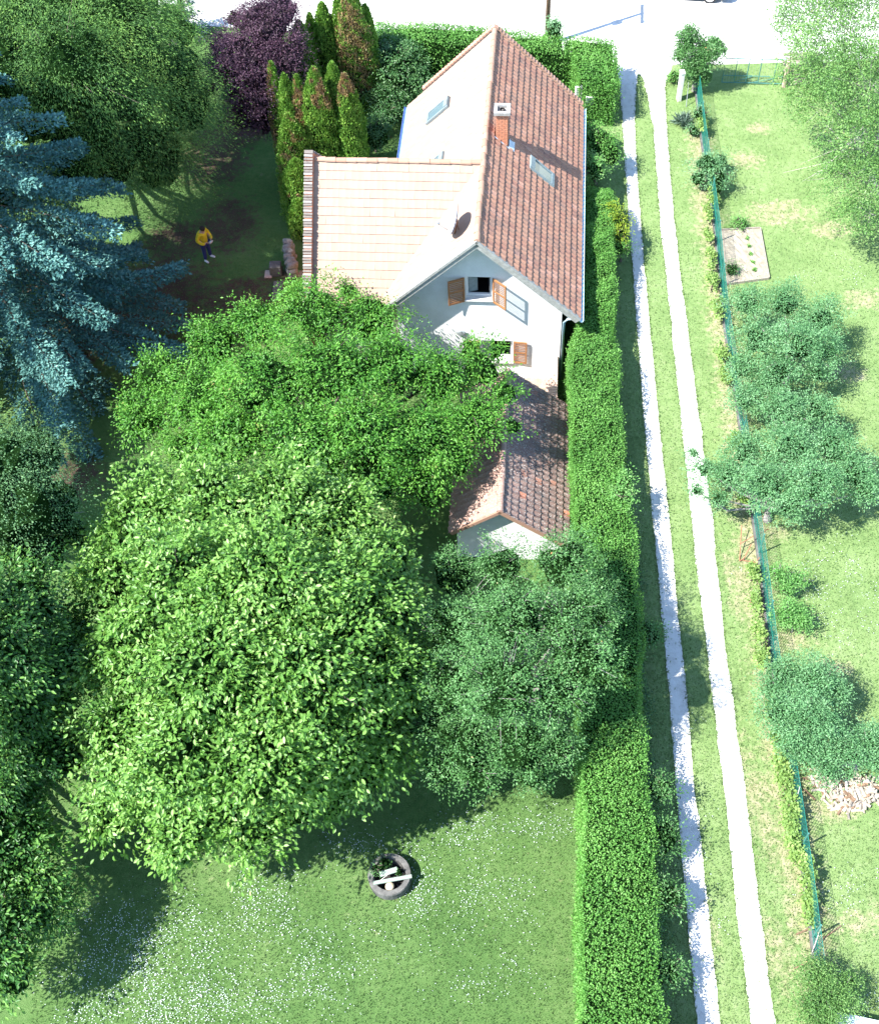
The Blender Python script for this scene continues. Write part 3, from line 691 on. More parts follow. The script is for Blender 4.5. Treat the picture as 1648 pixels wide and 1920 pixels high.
# dark rooms behind the openings
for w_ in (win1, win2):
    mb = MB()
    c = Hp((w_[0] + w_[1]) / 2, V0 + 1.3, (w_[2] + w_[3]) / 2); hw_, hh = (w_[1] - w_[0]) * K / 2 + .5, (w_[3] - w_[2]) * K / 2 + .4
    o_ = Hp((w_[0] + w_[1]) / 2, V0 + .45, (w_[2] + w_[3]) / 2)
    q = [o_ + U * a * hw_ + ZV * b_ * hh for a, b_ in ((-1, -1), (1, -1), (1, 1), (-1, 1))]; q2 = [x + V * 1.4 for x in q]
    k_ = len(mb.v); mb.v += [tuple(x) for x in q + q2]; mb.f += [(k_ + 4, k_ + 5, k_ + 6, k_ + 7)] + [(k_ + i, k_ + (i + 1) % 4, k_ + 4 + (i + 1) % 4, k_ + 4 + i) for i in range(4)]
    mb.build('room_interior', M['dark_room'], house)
def window(w_, open_leaf=True):
    u0, u1, z0, z1 = w_; mb = MB(); fw = .06; v_ = V0 + .16
    for a, b_, c, d in ((u0, u1, z0, z0 + fw), (u0, u1, z1 - fw, z1), (u0, u0 + fw, z0 + fw, z1 - fw), (u1 - fw, u1, z0 + fw, z1 - fw)):
        mb.slab([Hp(a, v_, c), Hp(b_, v_, c), Hp(b_, v_, d), Hp(a, v_, d)], -V, .07)
    fr = mb.build('window', M['plaster'], house)
    mb = MB(); mb.slab([Hp(u0 - .05, V0 - .1, z0 - .002), Hp(u1 + .05, V0 - .1, z0 - .002), Hp(u1 + .05, V0 + .14, z0 + .01), Hp(u0 - .05, V0 + .14, z0 + .01)], ZV, .04); mb.build('sill', M['concrete_pale'], fr)
    # two casements swung inwards: left one seen as a pale leaf
    mb = MB(); a0 = Hp(u0 + .07, V0 + .24, z0 + .06); a1 = Hp(u0 + .36, V0 + .34, z0 + .06); up_ = ZV * (z1 - z0 - .12) * K; nn = nz(np.cross(a1 - a0, ZV))
    mb.slab([a0, a1, a1 + up_, a0 + up_], nn, .03); mb.build('pane', M['frame_grey'], fr)
    mb = MB(); b0 = Hp(u1 - .07, V0 + .24, z0 + .06); b1 = Hp(u1 - .13, V0 + .62, z0 + .06); nn = nz(np.cross(b1 - b0, ZV)); mb.slab([b0, b1, b1 + up_, b0 + up_], nn, .03); mb.build('pane', M['glass'], fr)
    return fr
window(win1); window(win2)
def shutter(hinge, end, z0, z1, slats=12, mat='shutter', label=None):
    """louvred leaf between two plan points given as (u, v)"""
    a = Hp(*hinge, z0); b_ = Hp(*end, z0); d = nz(b_ - a); L = np.linalg.norm(b_ - a); n_ = nz(np.cross(d, ZV)); Hh = (z1 - z0) * K; fw = .055; mb = MB()
    M3 = np.array([d, n_, ZV]).T
    mb.box(a + d * fw / 2 + ZV * Hh / 2, (fw, .04, Hh), M3=M3); mb.box(a + d * (L - fw / 2) + ZV * Hh / 2, (fw, .04, Hh), M3=M3)
    for z_ in (fw / 2, Hh / 2, Hh - fw / 2): mb.box(a + d * L / 2 + ZV * z_, (L - 2 * fw - .002, .04, fw), M3=M3)
    s_ = mb.build('shutter', M[mat], house); tag(s_, label)
    sm_ = MB(); c45 = math.cos(.7); T = np.array([d, n_ * c45 + ZV * math.sin(.7), ZV * c45 - n_ * math.sin(.7)]).T
    sm_.box((0, 0, 0), (L - 2 * fw - .004, .045, .009), M3=T); me = sm_.mesh('slat'); me.materials.append(M[mat]); inv = parent_inv(s_)
    for i in range(slats):
        z_ = fw + (i + .5) * (Hh - 2 * fw) / slats
        if abs(z_ - Hh / 2) < fw * .6: continue
        o = bpy.data.objects.new('slat', me); o.parent = s_; o.matrix_parent_inverse = inv @ Matrix.Identity(4); o.matrix_basis = Matrix.Translation(Vector(a + d * L / 2 + ZV * z_)); col.objects.link(o)
# hinge out from the wall, slightly ajar
shutter((-.46, V0 - .06), (-.98, V0 - .28), 3.98, 5.04); shutter((.46, V0 - .06), (.9, V0 - .42), 3.98, 5.04)
shutter((-.02, V0 - .06), (-.5, V0 - .1), 1.08, 2.13); shutter((1.16, V0 - .05), (1.62, V0 - .09), 1.08, 2.13)
mb = MB(); c = Hp(-.62, V0 - .06, 2.5); mb.lathe((0, 0, 0), [(0, .05), (.09, .045), (.13, .02), (.13, 0), (0, 0)], 12)
mb.v = [tuple(c + U * p[0] * 1.3 + ZV * p[1] - V * p[2]) for p in mb.v]; mb.build('wall_lamp', M['metal_grey'], house)

# brick parapet at the left end of the wing
mb = MB(); vz = lambda v: ZR - abs(v - 3.69) * SL + .4
mb.slab([Hp(WU, .25, ZG - .2), Hp(WU, .25, vz(.25) - .07), Hp(WU, 3.69, vz(3.69) - .07), Hp(WU, 7.13, vz(7.13) - .07), Hp(WU, 7.13, ZG - .2)][::-1], U, .27)
mb.build('gable_parapet', M['brick_red'], house)
mb = MB(); mb.box((0, 0, 0), (.30, .068, .075)); bm_ = mb.mesh('brick'); bm_.materials.append(M['brick_cap'])
mb = MB(); mb.box((0, 0, 0), (.29, .068, .075)); bm2 = mb.mesh('brick'); bm2.materials.append(M['mortar']); inv = parent_inv(house)
for sgn in (-1, 1):
    n_ = 50; Lr = np.linalg.norm(Hp(WU, .2, vz(.2)) - Hp(WU, 3.69, vz(3.69)))
    for i in range(n_):
        v_ = 3.69 + sgn * 3.46 * (i + .5) / n_; p = Hp(WU - .14, v_, vz(v_) - .04) + rng.normal(size=3) * .006; D_ = DF if sgn < 0 else DB; N_ = nF if sgn < 0 else nB
        A_ = nz(U + D_ * rng.normal() * .03)
        o = bpy.data.objects.new('brick', bm2 if i % 3 == 1 else bm_); o.parent = house; o.matrix_parent_inverse = inv
        o.matrix_basis = Matrix(((A_[0], D_[0], N_[0], p[0]), (A_[1], D_[1], N_[1], p[1]), (A_[2], D_[2], N_[2], p[2]), (0, 0, 0, 1))); col.objects.link(o)

# chimney
def brick_faces(mb, c, sx, sy, z0, z1, rz, bh=.078, bl=.25, out=.012):
    cz, s_ = math.cos(rz), math.sin(rz); ax = np.array([cz, s_, 0]); ay = np.array([-s_, cz, 0]); n = int((z1 - z0) / bh)
    for r_ in range(n):
        z_ = z0 + (r_ + .5) * bh
        for (d, nn, L, off) in ((ax, -ay, sx, sy), (ax, ay, sx, sy), (ay, ax, sy, sx), (ay, -ax, sy, sx)):
            m_ = max(1, round(L / bl)); w_ = L / m_; sh = (r_ % 2) * .5
            ed = [0] + [k - sh for k in range(1, m_ + 1) if 0 < k - sh < m_] + [m_] if sh else list(range(m_ + 1))
            for a, b_ in zip(ed[:-1], ed[1:]):
                cc = np.asarray(c) + d * ((a + b_) / 2 * w_ - L / 2) + nn * (off / 2 + out / 2) ; cc = np.array([cc[0], cc[1], z_])
                mb.box(cc, ((b_ - a) * w_ - .012, out + rng.uniform(0, .005), bh - .014), M3=np.array([d, nn, ZV]).T)
cu, cv = .52, 5.58; cc = Hp(cu, cv, 0); zt = Hp(cu, cv, ZR + .62)[2]; zb = Hp(cu, cv, ZR - 1.0)[2]
mb = MB(); mb.box((cc[0], cc[1], (zt + zb) / 2), (.4, .38, zt - zb), rz=YAW); ch = mb.build('chimney', M['mortar'], house)
mb = MB(); brick_faces(mb, cc, .4, .38, zb + .1, zt, YAW); bw = mb.build('brickwork', M['brick_red'], ch); tag(bw, kind='stuff')
mb = MB()
for a, b_, sx, sy in ((0, .22, .56, .12), (0, -.22, .56, .12), (.22, 0, .12, .318), (-.22, 0, .12, .318)):
    mb.box(np.array([cc[0], cc[1], zt + .055]) + U * a + V * b_, (sx, sy, .11), rz=YAW)
mb.build('chimney_cap', M['cap'], ch)
mb = MB(); mb.lathe((cc[0], cc[1], zt - .02), [(.075, 0), (.09, .1), (.075, .1), (.06, -.2), (0, -.2)], 12); mb.build('flue', M['dark_room'], ch)
mb = MB(); mb.slab([Hp(cu - .28, cv - .26, ZR - (cu - .28) * SL + .07), Hp(cu + .34, cv - .26, ZR - (cu + .34) * SL + .07), Hp(cu + .34, cv - .21, ZR - (cu + .34) * SL + .07), Hp(cu - .28, cv - .21, ZR - (cu - .28) * SL + .07)], nR, .03)
mb.slab([Hp(cu + .24, cv - .21, ZR - (cu + .24) * SL + .085), Hp(cu + .42, cv - .21, ZR - (cu + .42) * SL + .085), Hp(cu + .42, cv + .27, ZR - (cu + .42) * SL + .085), Hp(cu + .24, cv + .27, ZR - (cu + .24) * SL + .085)], nR, .03)
mb.build('flashing', M['lead'], ch)
# skylights
def skylight(u0, u1, v0, v1, sgn, lift=.1):
    D_ = DR if sgn > 0 else DL; N_ = nR if sgn > 0 else nL; P_ = lambda u, v, h: Hp(u, v, ZR - abs(u) * SL) + N_ * h
    mb = MB(); f_ = .07; fu = .09
    def ring(a0, a1, b0, b1, h, th): mb.slab([P_(a0, b0, h), P_(a1, b0, h), P_(a1, b1, h), P_(a0, b1, h)][::sgn], N_, th)
    ring(u0, u1, v0, v0 + f_, lift, lift); ring(u0, u1, v1 - f_, v1, lift, lift); ring(u0, u0 + sgn * fu * 1.5, v0 + f_, v1 - f_, lift + .03, lift + .03); ring(u1 - sgn * fu, u1, v0 + f_, v1 - f_, lift, lift)
    fr = mb.build('skylight', M['frame_grey'], house)
    mb = MB(); mb.slab([P_(u0 + sgn * fu, v0 + f_, lift * .75), P_(u1 - sgn * fu, v0 + f_, lift * .75), P_(u1 - sgn * fu, v1 - f_, lift * .75), P_(u0 + sgn * fu, v1 - f_, lift * .75)][::sgn], N_, .02); mb.build('pane', M['sky_glass'], fr)
skylight(1.42, 2.25, 5.17, 5.84, 1, .12); skylight(-1.5, -2.31, 8.54, 9.16, -1, .12); skylight(-1.44, -2.25, 5.35, 6.0, -1, .12)

# satellite dish on the left slope
dn = nz(np.array([-.95, .03, .3])); base = Hp(-.8, 1.15, ZR - .8 * SL); dc = base + np.array([-.02, -.02, .72])
dish = empty('satellite_dish', base); tag(dish, 'grey satellite dish on a short mast on the pale left roof slope', 'satellite dish')
a_ = nz(np.cross(dn, ZV)); b_ = np.cross(a_, dn); mb = MB(); nseg = 24; rings = [0, .35, .7, 1.0]
prev = None
for off in (0, -.02):
    k0 = len(mb.v); mb.v.append(tuple(dc - dn * .1 + dn * off))
    for r_ in rings[1:]:
        for j in range(nseg):
            t_ = 2 * math.pi * j / nseg; mb.v.append(tuple(dc + dn * (off - .1 + .1 * r_ * r_) + a_ * math.cos(t_) * .5 * r_ + b_ * math.sin(t_) * .56 * r_))
    for j in range(nseg): mb.f.append((k0, k0 + 1 + j, k0 + 1 + (j + 1) % nseg))
    for q_ in range(2):
        for j in range(nseg): mb.f.append((k0 + 1 + q_ * nseg + j, k0 + 1 + (q_ + 1) * nseg + j, k0 + 1 + (q_ + 1) * nseg + (j + 1) % nseg, k0 + 1 + q_ * nseg + (j + 1) % nseg))
mb.build('reflector', M['dish'], dish, smooth=True)
mb = MB(); mb.tube([base - ZV * .05, dc - ZV * .12 - dn * .16, dc - dn * .14], .028, 8); mb.tube([base + np.array([.25, .1, -.3]), dc - ZV * .25 - dn * .16], .015, 6); mb.build('mast', M['rust'], dish, smooth=True)
mb = MB(); tip = dc + dn * .48 - b_ * .3; mb.tube([dc - b_ * .52 - dn * .02, tip], .014, 6); mb.tube([tip, tip - dn * .13], .035, 8); mb.build('receiver_arm', M['metal_grey'], dish, smooth=True)

# retaining wall with brick coping in front of the right corner
w0 = G(1035, 662, .02); w1 = G(1034, 748, .02); dd_ = nz(w1 - w0); Lw = np.linalg.norm(w1 - w0); rz_ = math.atan2(dd_[1], dd_[0])
gw = empty('garden_wall', (w0 + w1) / 2 * np.array([1, 1, 0]) + ZV * YARD); tag(gw, 'low pale brick garden wall running forward from the right corner of the house', 'wall')
mb = MB(); mb.box((*((w0 + w1) / 2)[:2], (YARD - .1) / 2), (Lw, .36, -YARD + .02), rz=rz_); mb.build('wall_core', M['mortar'], gw)
mb = MB(); brick_faces(mb, (w0 + w1) / 2, Lw, .36, YARD, -.08, rz_); bw = mb.build('brickwork', M['brick_pink'], gw); tag(bw, kind='stuff')
mb = MB(); mb.box((0, 0, 0), (.105, .40, .06)); bmw = mb.mesh('brick'); bmw.materials.append(M['brick_pink']); inv = parent_inv(gw)
for i in range(int(Lw / .118)):
    p = w0 + dd_ * (i + .5) * .118; o = bpy.data.objects.new('brick', bmw); o.parent = gw; o.matrix_parent_inverse = inv
    o.matrix_basis = Matrix.Translation((p[0], p[1], .01 + rng.uniform(0, .008))) @ Matrix.Rotation(rz_ + rng.normal() * .02, 4, 'Z'); col.objects.link(o)

tq = [G(930, 676, YARD + .03), G(1030, 676, YARD + .03), G(1036, 760, YARD + .03), G(1000, 800, YARD + .03), G(900, 800, YARD + .03)]
mb = MB(); mb.slab(tq, ZV, .1); o = mb.build('terrace', M['soil']); tag(o, kind='structure')
# ------------------------------------------------------------------ annex
KA = .975; A0 = dict(u0=.988, zr=.947, wr=2.205, dr=1.824, v0=-5.739, v1=.3, wl=1.62, dl=1.34)
def Ap(u, v, z): return Hp(u, v, z, KA)
annex = empty('outbuilding', Ap(A0['u0'], -2.7, 0) * np.array([1, 1, 0]) + ZV * YARD); tag(annex, 'small white outbuilding with a mossy brown tiled gable roof in front of the house', 'outbuilding')
u0, zr_, wr, dr, v0, v1, wl, dl = [A0[k_] for k_ in ('u0', 'zr', 'wr', 'dr', 'v0', 'v1', 'wl', 'dl')]
NRa = nz(U * dr / wr + ZV); DRa = nz(U - ZV * dr / wr); NLa = nz(-U * dl / wl + ZV); DLa = nz(-U - ZV * dl / wl)
Lr = math.hypot(wr, dr) * KA; Ll = math.hypot(wl, dl) * KA; LA = (v1 - v0) * KA; nl = int(LA / .225); tw = LA / nl
mRa = lay_tiles(Ap(u0, v0, zr_), V, DRa, NRa, nl, 9, tw, Lr / 9, lambda c: True)
mLa = lay_tiles(Ap(u0, v1, zr_), -V, DLa, NLa, nl, 7, tw, Ll / 7, lambda c: True)
place_tiles(annex, [(mRa, M['tile_annex'], tile_mesh(tw, Lr / 9 + .04, .045, .04), 0), (mLa, M['tile_annex_l'], tile_mesh(tw, Ll / 7 + .04, .045, .03), 0)])
mb = MB(); mb.slab([Ap(u0, v0, zr_), Ap(u0 + wr, v0, zr_ - dr), Ap(u0 + wr, v1, zr_ - dr), Ap(u0, v1, zr_)], NRa, .08); mb.slab([Ap(u0, v1, zr_), Ap(u0 - wl, v1, zr_ - dl), Ap(u0 - wl, v0, zr_ - dl), Ap(u0, v0, zr_)], NLa, .08); mb.build('roof', M['roof_slab'], annex)
ridge_run(annex, Ap(u0, v1, zr_ + .07), Ap(u0, v0, zr_ + .07), 18, r=.11, mat='tile_annex_l')
mb = MB(); board(mb, Ap(u0, v0 - .04, zr_ + .09), Ap(u0 + wr, v0 - .04, zr_ - dr + .09), -V, .12, .05, NRa); board(mb, Ap(u0, v0 - .04, zr_ + .09), Ap(u0 - wl, v0 - .04, zr_ - dl + .09), -V, .12, .05, NLa); mb.build('verge_tile', M['ridge'], annex)
zga = CAM_H - (CAM_H - YARD) / KA
mb = MB(); q = [Ap(u0 - wl + .2, v0 + .25, zga), Ap(u0 + wr - .25, v0 + .25, zga), Ap(u0 + wr - .25, v0 + .25, zr_ - dr + .1), Ap(u0, v0 + .25, zr_ - .1), Ap(u0 - wl + .2, v0 + .25, zr_ - dl + .08)]
mb.slab(q, -V, .2); q2 = [p + V * (LA - .5) for p in q]; mb.slab(q2, -V, .2)
for a in ((u0 - wl + .2), (u0 + wr - .25)):
    s_ = -1 if a < u0 else 1; zz = zr_ - (dl if s_ < 0 else dr) + .08
    mb.slab([Ap(a, v0 + .26 + .2, zga), Ap(a, v1 - .3, zga), Ap(a, v1 - .3, zz), Ap(a, v0 + .26 + .2, zz)][::s_], U * s_, .2)
mb.build('wall', M['plaster'], annex)

# ------------------------------------------------------------------ hedges
def hedge(name, label, Lp, Rp, ztop, mat='hedge', dens=380, leaf=.062, cat='hedge', zvar=.12, group=None, rough=.07, extra=0.0):
    """Lp / Rp: world xy of the two top edges"""
    Lp, Rp = np.asarray(Lp)[:, :2], np.asarray(Rp)[:, :2]
    t = empty(name, (*((Lp + Rp) / 2)[0], float(gz(*((Lp + Rp) / 2)[0])))); tag(t, label, cat, group)
    seg = np.linalg.norm(np.diff((Lp + Rp) / 2, axis=0), axis=1); s = np.r_[0, np.cumsum(seg)]; ph = rng.uniform(0, 9, 4)
    def top(s_, x): return ztop + extra * np.clip(1 - s_ / 14, 0, 1) + zvar * (np.sin(s_ * .9 + ph[0]) * .5 + np.sin(s_ * 2.3 + ph[1] + x) * .3 + np.sin(s_ * 5.1 + ph[2] - x * 3) * .2)
    P, N = [], []
    tot = s[-1]; w = np.linalg.norm(Lp - Rp, axis=1).mean()
    def at(s_, f):
        l = np.c_[np.interp(s_, s, Lp[:, 0]), np.interp(s_, s, Lp[:, 1])]; r = np.c_[np.interp(s_, s, Rp[:, 0]), np.interp(s_, s, Rp[:, 1])]
        return l + (r - l) * f[:, None], nz(r - l)
    n = int(tot * w * dens * 1.25); s_ = rng.uniform(0, tot, n); f = rng.uniform(-.02, 1.02, n); p, d = at(s_, f)
    h = top(s_, f * 2) - .1 * (np.abs(f - .5) * 2) ** 4 + np.abs(rng.normal(size=n)) * rough - .05; P.append(np.c_[p, h]); N.append(np.c_[d * ((f - .5) * .8)[:, None], np.ones(n)])
    for sd in (0, 1):
        H_ = ztop - YARD * (sd == 0); n = int(tot * H_ * dens * (.8 if sd == 0 else .4)); s_ = rng.uniform(0, tot, n); f = np.full(n, float(sd)); p, d = at(s_, f)
        bul = (np.sin(s_ * 1.7 + ph[3]) * .5 + np.sin(s_ * 4.3) * .5) * .06 + np.abs(rng.normal(size=n)) * rough * .9
        sg = -1 if sd == 0 else 1; p = p + d * sg * bul[:, None]; g_ = gz(p[:, 0], p[:, 1]); z = g_ + rng.random(n) ** .8 * (top(s_, f * 2) - g_)
        P.append(np.c_[p, z]); N.append(np.c_[d * sg, np.full(n, .35)])
    for e in (0, -1):
        H_ = ztop + .6; n = int(w * H_ * dens * 1.1); f = rng.random(n); l, r = Lp[e], Rp[e]; dv = nz(((Lp + Rp) / 2)[e] - ((Lp + Rp) / 2)[1 if e == 0 else -2])
        p = l + (r - l) * f[:, None] + dv * (np.abs(rng.normal(size=n)) * rough)[:, None]; g_ = gz(p[:, 0], p[:, 1]); z = g_ + rng.random(n) * (top(np.full(n, s[e]), f * 2) - g_)
        P.append(np.c_[p, z]); N.append(np.c_[np.tile(dv, (n, 1)), np.full(n, .4)])
    P = np.vstack(P); N = np.vstack(N); n = len(P); sdn = np.where(np.abs(N[:, 2]) > .9, .36, .68)[:, None]
    cl = (np.sin(P[:, 0] * 3.1 + P[:, 2] * 2) * np.sin(P[:, 1] * 2.6 + P[:, 0]) * np.sin(P[:, 1] * .7) + 1) / 2
    sz = rng.uniform(.7, 1.35, n) * leaf
    link('foliage', leaf_mesh('foliage', P, nz(N) * .35 + rng.normal(size=(n, 3)) * .6 + [0, 0, .15], N + rng.normal(size=(n, 3)) * sdn, sz, sz * .62, np.clip(cl * .25 + .12 * lump(P, 1.1, 77) + .1 + rng.random(n) * .55, 0, 1)), M[mat], t)
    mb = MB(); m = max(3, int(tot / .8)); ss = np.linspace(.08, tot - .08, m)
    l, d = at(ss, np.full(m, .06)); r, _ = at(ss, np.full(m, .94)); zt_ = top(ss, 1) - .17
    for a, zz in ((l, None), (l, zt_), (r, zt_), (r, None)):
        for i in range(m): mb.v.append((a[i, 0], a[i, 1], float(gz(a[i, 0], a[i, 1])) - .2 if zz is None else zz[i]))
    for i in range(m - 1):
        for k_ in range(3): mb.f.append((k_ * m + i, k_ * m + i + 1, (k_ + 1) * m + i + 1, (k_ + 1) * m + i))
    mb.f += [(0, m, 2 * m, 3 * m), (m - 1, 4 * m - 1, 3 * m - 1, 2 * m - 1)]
    mb.build('branches', M['core_shade'], t); return t  # solid filler prism, its dark colour stands for shade inside the hedge
yy = np.arange(5.2, hl[0, 1], .6); lx = np.interp(yy, hl[::-1, 1], hl[::-1, 0]); rx = np.interp(yy, hr[::-1, 1], hr[::-1, 0])
wv = np.convolve(rng.normal(size=len(yy)), [.25, .5, .25], 'same') * .1
hedge('hedge', 'long trimmed green hedge running beside the two pale wheel tracks', np.c_[lx, yy], np.c_[rx + wv, yy], H_TOP, dens=900, leaf=.056, extra=.45, zvar=.26)
HB = 2.0
a, b_, c, d = G(1068, 66, HB), G(1152, 74, HB), G(1156, 158, HB), G(1092, 150, HB)
hedge('hedge', 'tall square cut hedge block at the lane entrance behind the house corner', [a, (a + d) / 2, d], [b_, (b_ + c) / 2, c], HB, dens=560, leaf=.07, rough=.1)
pl = [G(x, y, HB) for x, y in ((704, 42), (800, 45), (920, 55), (1056, 66))]; pr = [G(x, y, HB) for x, y in ((712, 72), (805, 76), (925, 86), (1060, 98))]
hedge('hedge', 'tall leafy hedge along the white road behind the house roof', pl, pr, HB, dens=480, leaf=.075, rough=.14)

# ------------------------------------------------------------------ big trees
GAP[:] = [1.0, 1.6]
wl_px = [(735, 1150, 3.2, 1.1, 1.0), (740, 1310, 2.4, 1.0, .9), (680, 1430, 2.0, 1.05, .9), (620, 1490, 1.8, .85, .7), (725, 1400, 1.5, .8, .7), (270, 985, 4.3, 1.5, 1.3), (400, 950, 4.8, 1.5, 1.4), (530, 945, 4.6, 1.5, 1.3), (640, 975, 3.9, 1.35, 1.3), (705, 1060, 3.9, 1.2, 1.2), (215, 1090, 4.0, 1.3, 1.2), (350, 1100, 5.9, 1.8, 1.5), (500, 1090, 6.2, 1.8, 1.5),
         (640, 1140, 5.0, 1.6, 1.4), (705, 1250, 3.7, 1.25, 1.2), (250, 1220, 4.6, 1.5, 1.4), (400, 1250, 6.0, 1.9, 1.6), (560, 1270, 5.6, 1.7, 1.5), (230, 1380, 3.9, 1.35, 1.2), (350, 1410, 4.9, 1.6, 1.4), (490, 1420, 4.9, 1.6, 1.4),
         (610, 1390, 3.9, 1.4, 1.2), (240, 1480, 2.7, 1.1, 1.0), (350, 1535, 3.1, 1.15, 1.0), (470, 1530, 2.9, 1.2, 1.0), (560, 1490, 2.9, 1.15, 1.0), (690, 1350, 2.6, 1.1, 1.1), (165, 1225, 2.9, .9, .9), (340, 1590, 2.2, .7, .6), (205, 1540, 2.1, .6, .6)]
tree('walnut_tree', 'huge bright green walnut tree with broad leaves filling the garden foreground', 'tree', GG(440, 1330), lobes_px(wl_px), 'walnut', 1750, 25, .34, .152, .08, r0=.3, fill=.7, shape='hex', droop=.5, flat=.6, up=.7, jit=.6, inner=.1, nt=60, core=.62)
# cherry: layered boughs reaching to the right
ch_px = [(300, 700, 2.4, 1.0, .7), (270, 790, 1.9, .9, .6), (400, 650, 3.0, 1.1, .8), (480, 610, 3.2, 1.1, .8), (590, 590, 3.4, 1.2, .9), (690, 600, 3.3, 1.15, .9), (380, 750, 3.2, 1.3, .9), (500, 720, 4.2, 1.5, 1.1), (620, 700, 4.4, 1.5, 1.1), (730, 690, 4.0, 1.3, 1.0),
         (820, 710, 3.5, 1.1, .9), (900, 690, 3.3, .75, .7), (890, 790, 3.0, 1.0, .8), (440, 820, 3.2, 1.2, .9), (560, 820, 4.0, 1.4, 1.0), (680, 810, 4.0, 1.4, 1.0), (790, 820, 3.4, 1.2, .9), (700, 900, 2.9, 1.1, .9), (800, 910, 2.3, .95, .8), (600, 880, 3.0, 1.0, .8), (855, 860, 2.5, .7, .6), (350, 845, 2.0, .8, .6),
         (880, 655, 3.2, .4, .4), (945, 740, 3.1, .5, .4), (930, 660, 3.2, .28, .3), (655, 545, 2.9, .4, .35), (560, 550, 2.8, .4, .35), (245, 755, 1.9, .45, .35), (960, 800, 2.8, .32, .3)]
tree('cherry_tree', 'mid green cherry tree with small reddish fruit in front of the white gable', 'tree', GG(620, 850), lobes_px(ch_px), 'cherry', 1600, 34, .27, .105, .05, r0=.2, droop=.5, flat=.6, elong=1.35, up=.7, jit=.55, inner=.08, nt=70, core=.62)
pm_px = [(850, 1080, 2.0, .9, .8), (940, 1065, 2.0, .85, .8), (1050, 1060, 2.0, .95, .8), (1100, 1130, 2.0, .8, .7), (850, 1180, 2.8, 1.15, .9), (960, 1170, 3.1, 1.2, 1.0), (1060, 1170, 2.7, 1.05, .9), (840, 1290, 2.7, 1.05, .9), (950, 1290, 3.2, 1.25, 1.0), (1050, 1290, 2.6, 1.0, .9),
         (870, 1390, 2.1, 1.0, .8), (970, 1400, 2.3, 1.05, .9), (1040, 1400, 1.9, .8, .8), (900, 1450, 1.4, .7, .6), (1075, 1035, 1.6, .5, .5), (1000, 1455, 1.3, .6, .5)]
pm_px = [(x_, y_, z_ + (2.2 if 920 < x_ < 1080 and y_ < 1320 else 1.5 if x_ >= 1050 else .8), r_ * 1.02, q_ * 1.1) for x_, y_, z_, r_, q_ in pm_px] + [(1085, 1230, 5.4, 1.0, .8), (1095, 1150, 4.8, .9, .7), (800, 1240, 2.2, .8, .7), (805, 1350, 2.0, .85, .7), (830, 1440, 1.4, .75, .6), (1105, 1100, 3.6, .7, .6)]
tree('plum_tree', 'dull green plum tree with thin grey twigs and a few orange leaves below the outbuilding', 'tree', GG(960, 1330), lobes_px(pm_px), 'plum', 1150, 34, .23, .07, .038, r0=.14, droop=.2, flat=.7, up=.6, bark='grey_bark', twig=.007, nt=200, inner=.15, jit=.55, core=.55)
sw_px = [(10, 1560, 2.6, 1.2, .9), (45, 1640, 1.9, 1.0, .7), (-20, 1740, 2.2, 1.2, .9), (70, 1710, 1.2, .7, .5), (20, 1830, 1.2, .8, .6), (-190, 1250, 7, 2.2, 1.8), (100, 1310, 3.0, 1.0, .8), (120, 1420, 1.9, .8, .7), (40, 1560, 1.6, .9, .7), (20, 1150, 5.0, 1.7, 1.4), (-60, 1250, 6.0, 2, 1.6), (80, 1230, 4.2, 1.3, 1.1), (10, 1330, 4.6, 1.5, 1.3), (60, 1400, 3.4, 1.2, 1.0), (-20, 1460, 3.3, 1.2, 1.1), (130, 1190, 3.2, .8, .7), (30, 1480, 2.4, .9, .6), (-70, 1580, 2.6, 1.2, .9)]  # the tall leftmost lobe is out of view, added to cast shade
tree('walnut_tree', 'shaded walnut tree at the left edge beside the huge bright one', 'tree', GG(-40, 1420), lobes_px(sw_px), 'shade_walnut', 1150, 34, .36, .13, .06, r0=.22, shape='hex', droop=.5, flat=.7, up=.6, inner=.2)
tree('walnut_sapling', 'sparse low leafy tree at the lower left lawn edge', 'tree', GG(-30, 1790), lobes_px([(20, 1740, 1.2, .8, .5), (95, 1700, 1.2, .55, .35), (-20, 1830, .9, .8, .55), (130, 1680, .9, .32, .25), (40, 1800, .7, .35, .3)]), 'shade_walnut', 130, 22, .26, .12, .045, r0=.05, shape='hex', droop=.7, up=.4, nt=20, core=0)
br_px = [(-290, 760, 6.6, 2.2, 1.7), (-240, 660, 6.2, 1.9, 1.5), (-260, 850, 6, 1.9, 1.4), (-20, 880, 6.5, 1.6, 1.3), (30, 960, 6, 1.5, 1.3), (70, 860, 4.8, 1.1, 1.0), (140, 1000, 3.0, .6, .6), (-110, 1040, 5, 1.6, 1.3), (120, 930, 2.8, .7, .6), (60, 830, 3.0, .8, .7), (40, 900, 5.4, 1.4, 1.2), (100, 960, 4.4, 1.0, 1.0), (20, 1010, 4.8, 1.3, 1.2), (75, 1040, 4.0, 1.0, 1.0), (-40, 940, 5, 1.3, 1.2), (110, 1010, 2.6, .45, .8), (10, 870, 3.6, 1.0, .8)]  # first three lobes are unseen, added left of the view to shade the yard
tree('birch_tree', 'drooping pale green birch with white twigs under the blue spruce', 'tree', GG(20, 1060), lobes_px(br_px), 'birch', 900, 34, .34, .065, .035, r0=.1, core=.62, bark='dead_wood', droop=1.1, elong=1.7, flat=1.2, up=.3, twig=.012, nt=24)

GAP[:] = [1.05, 1.5]
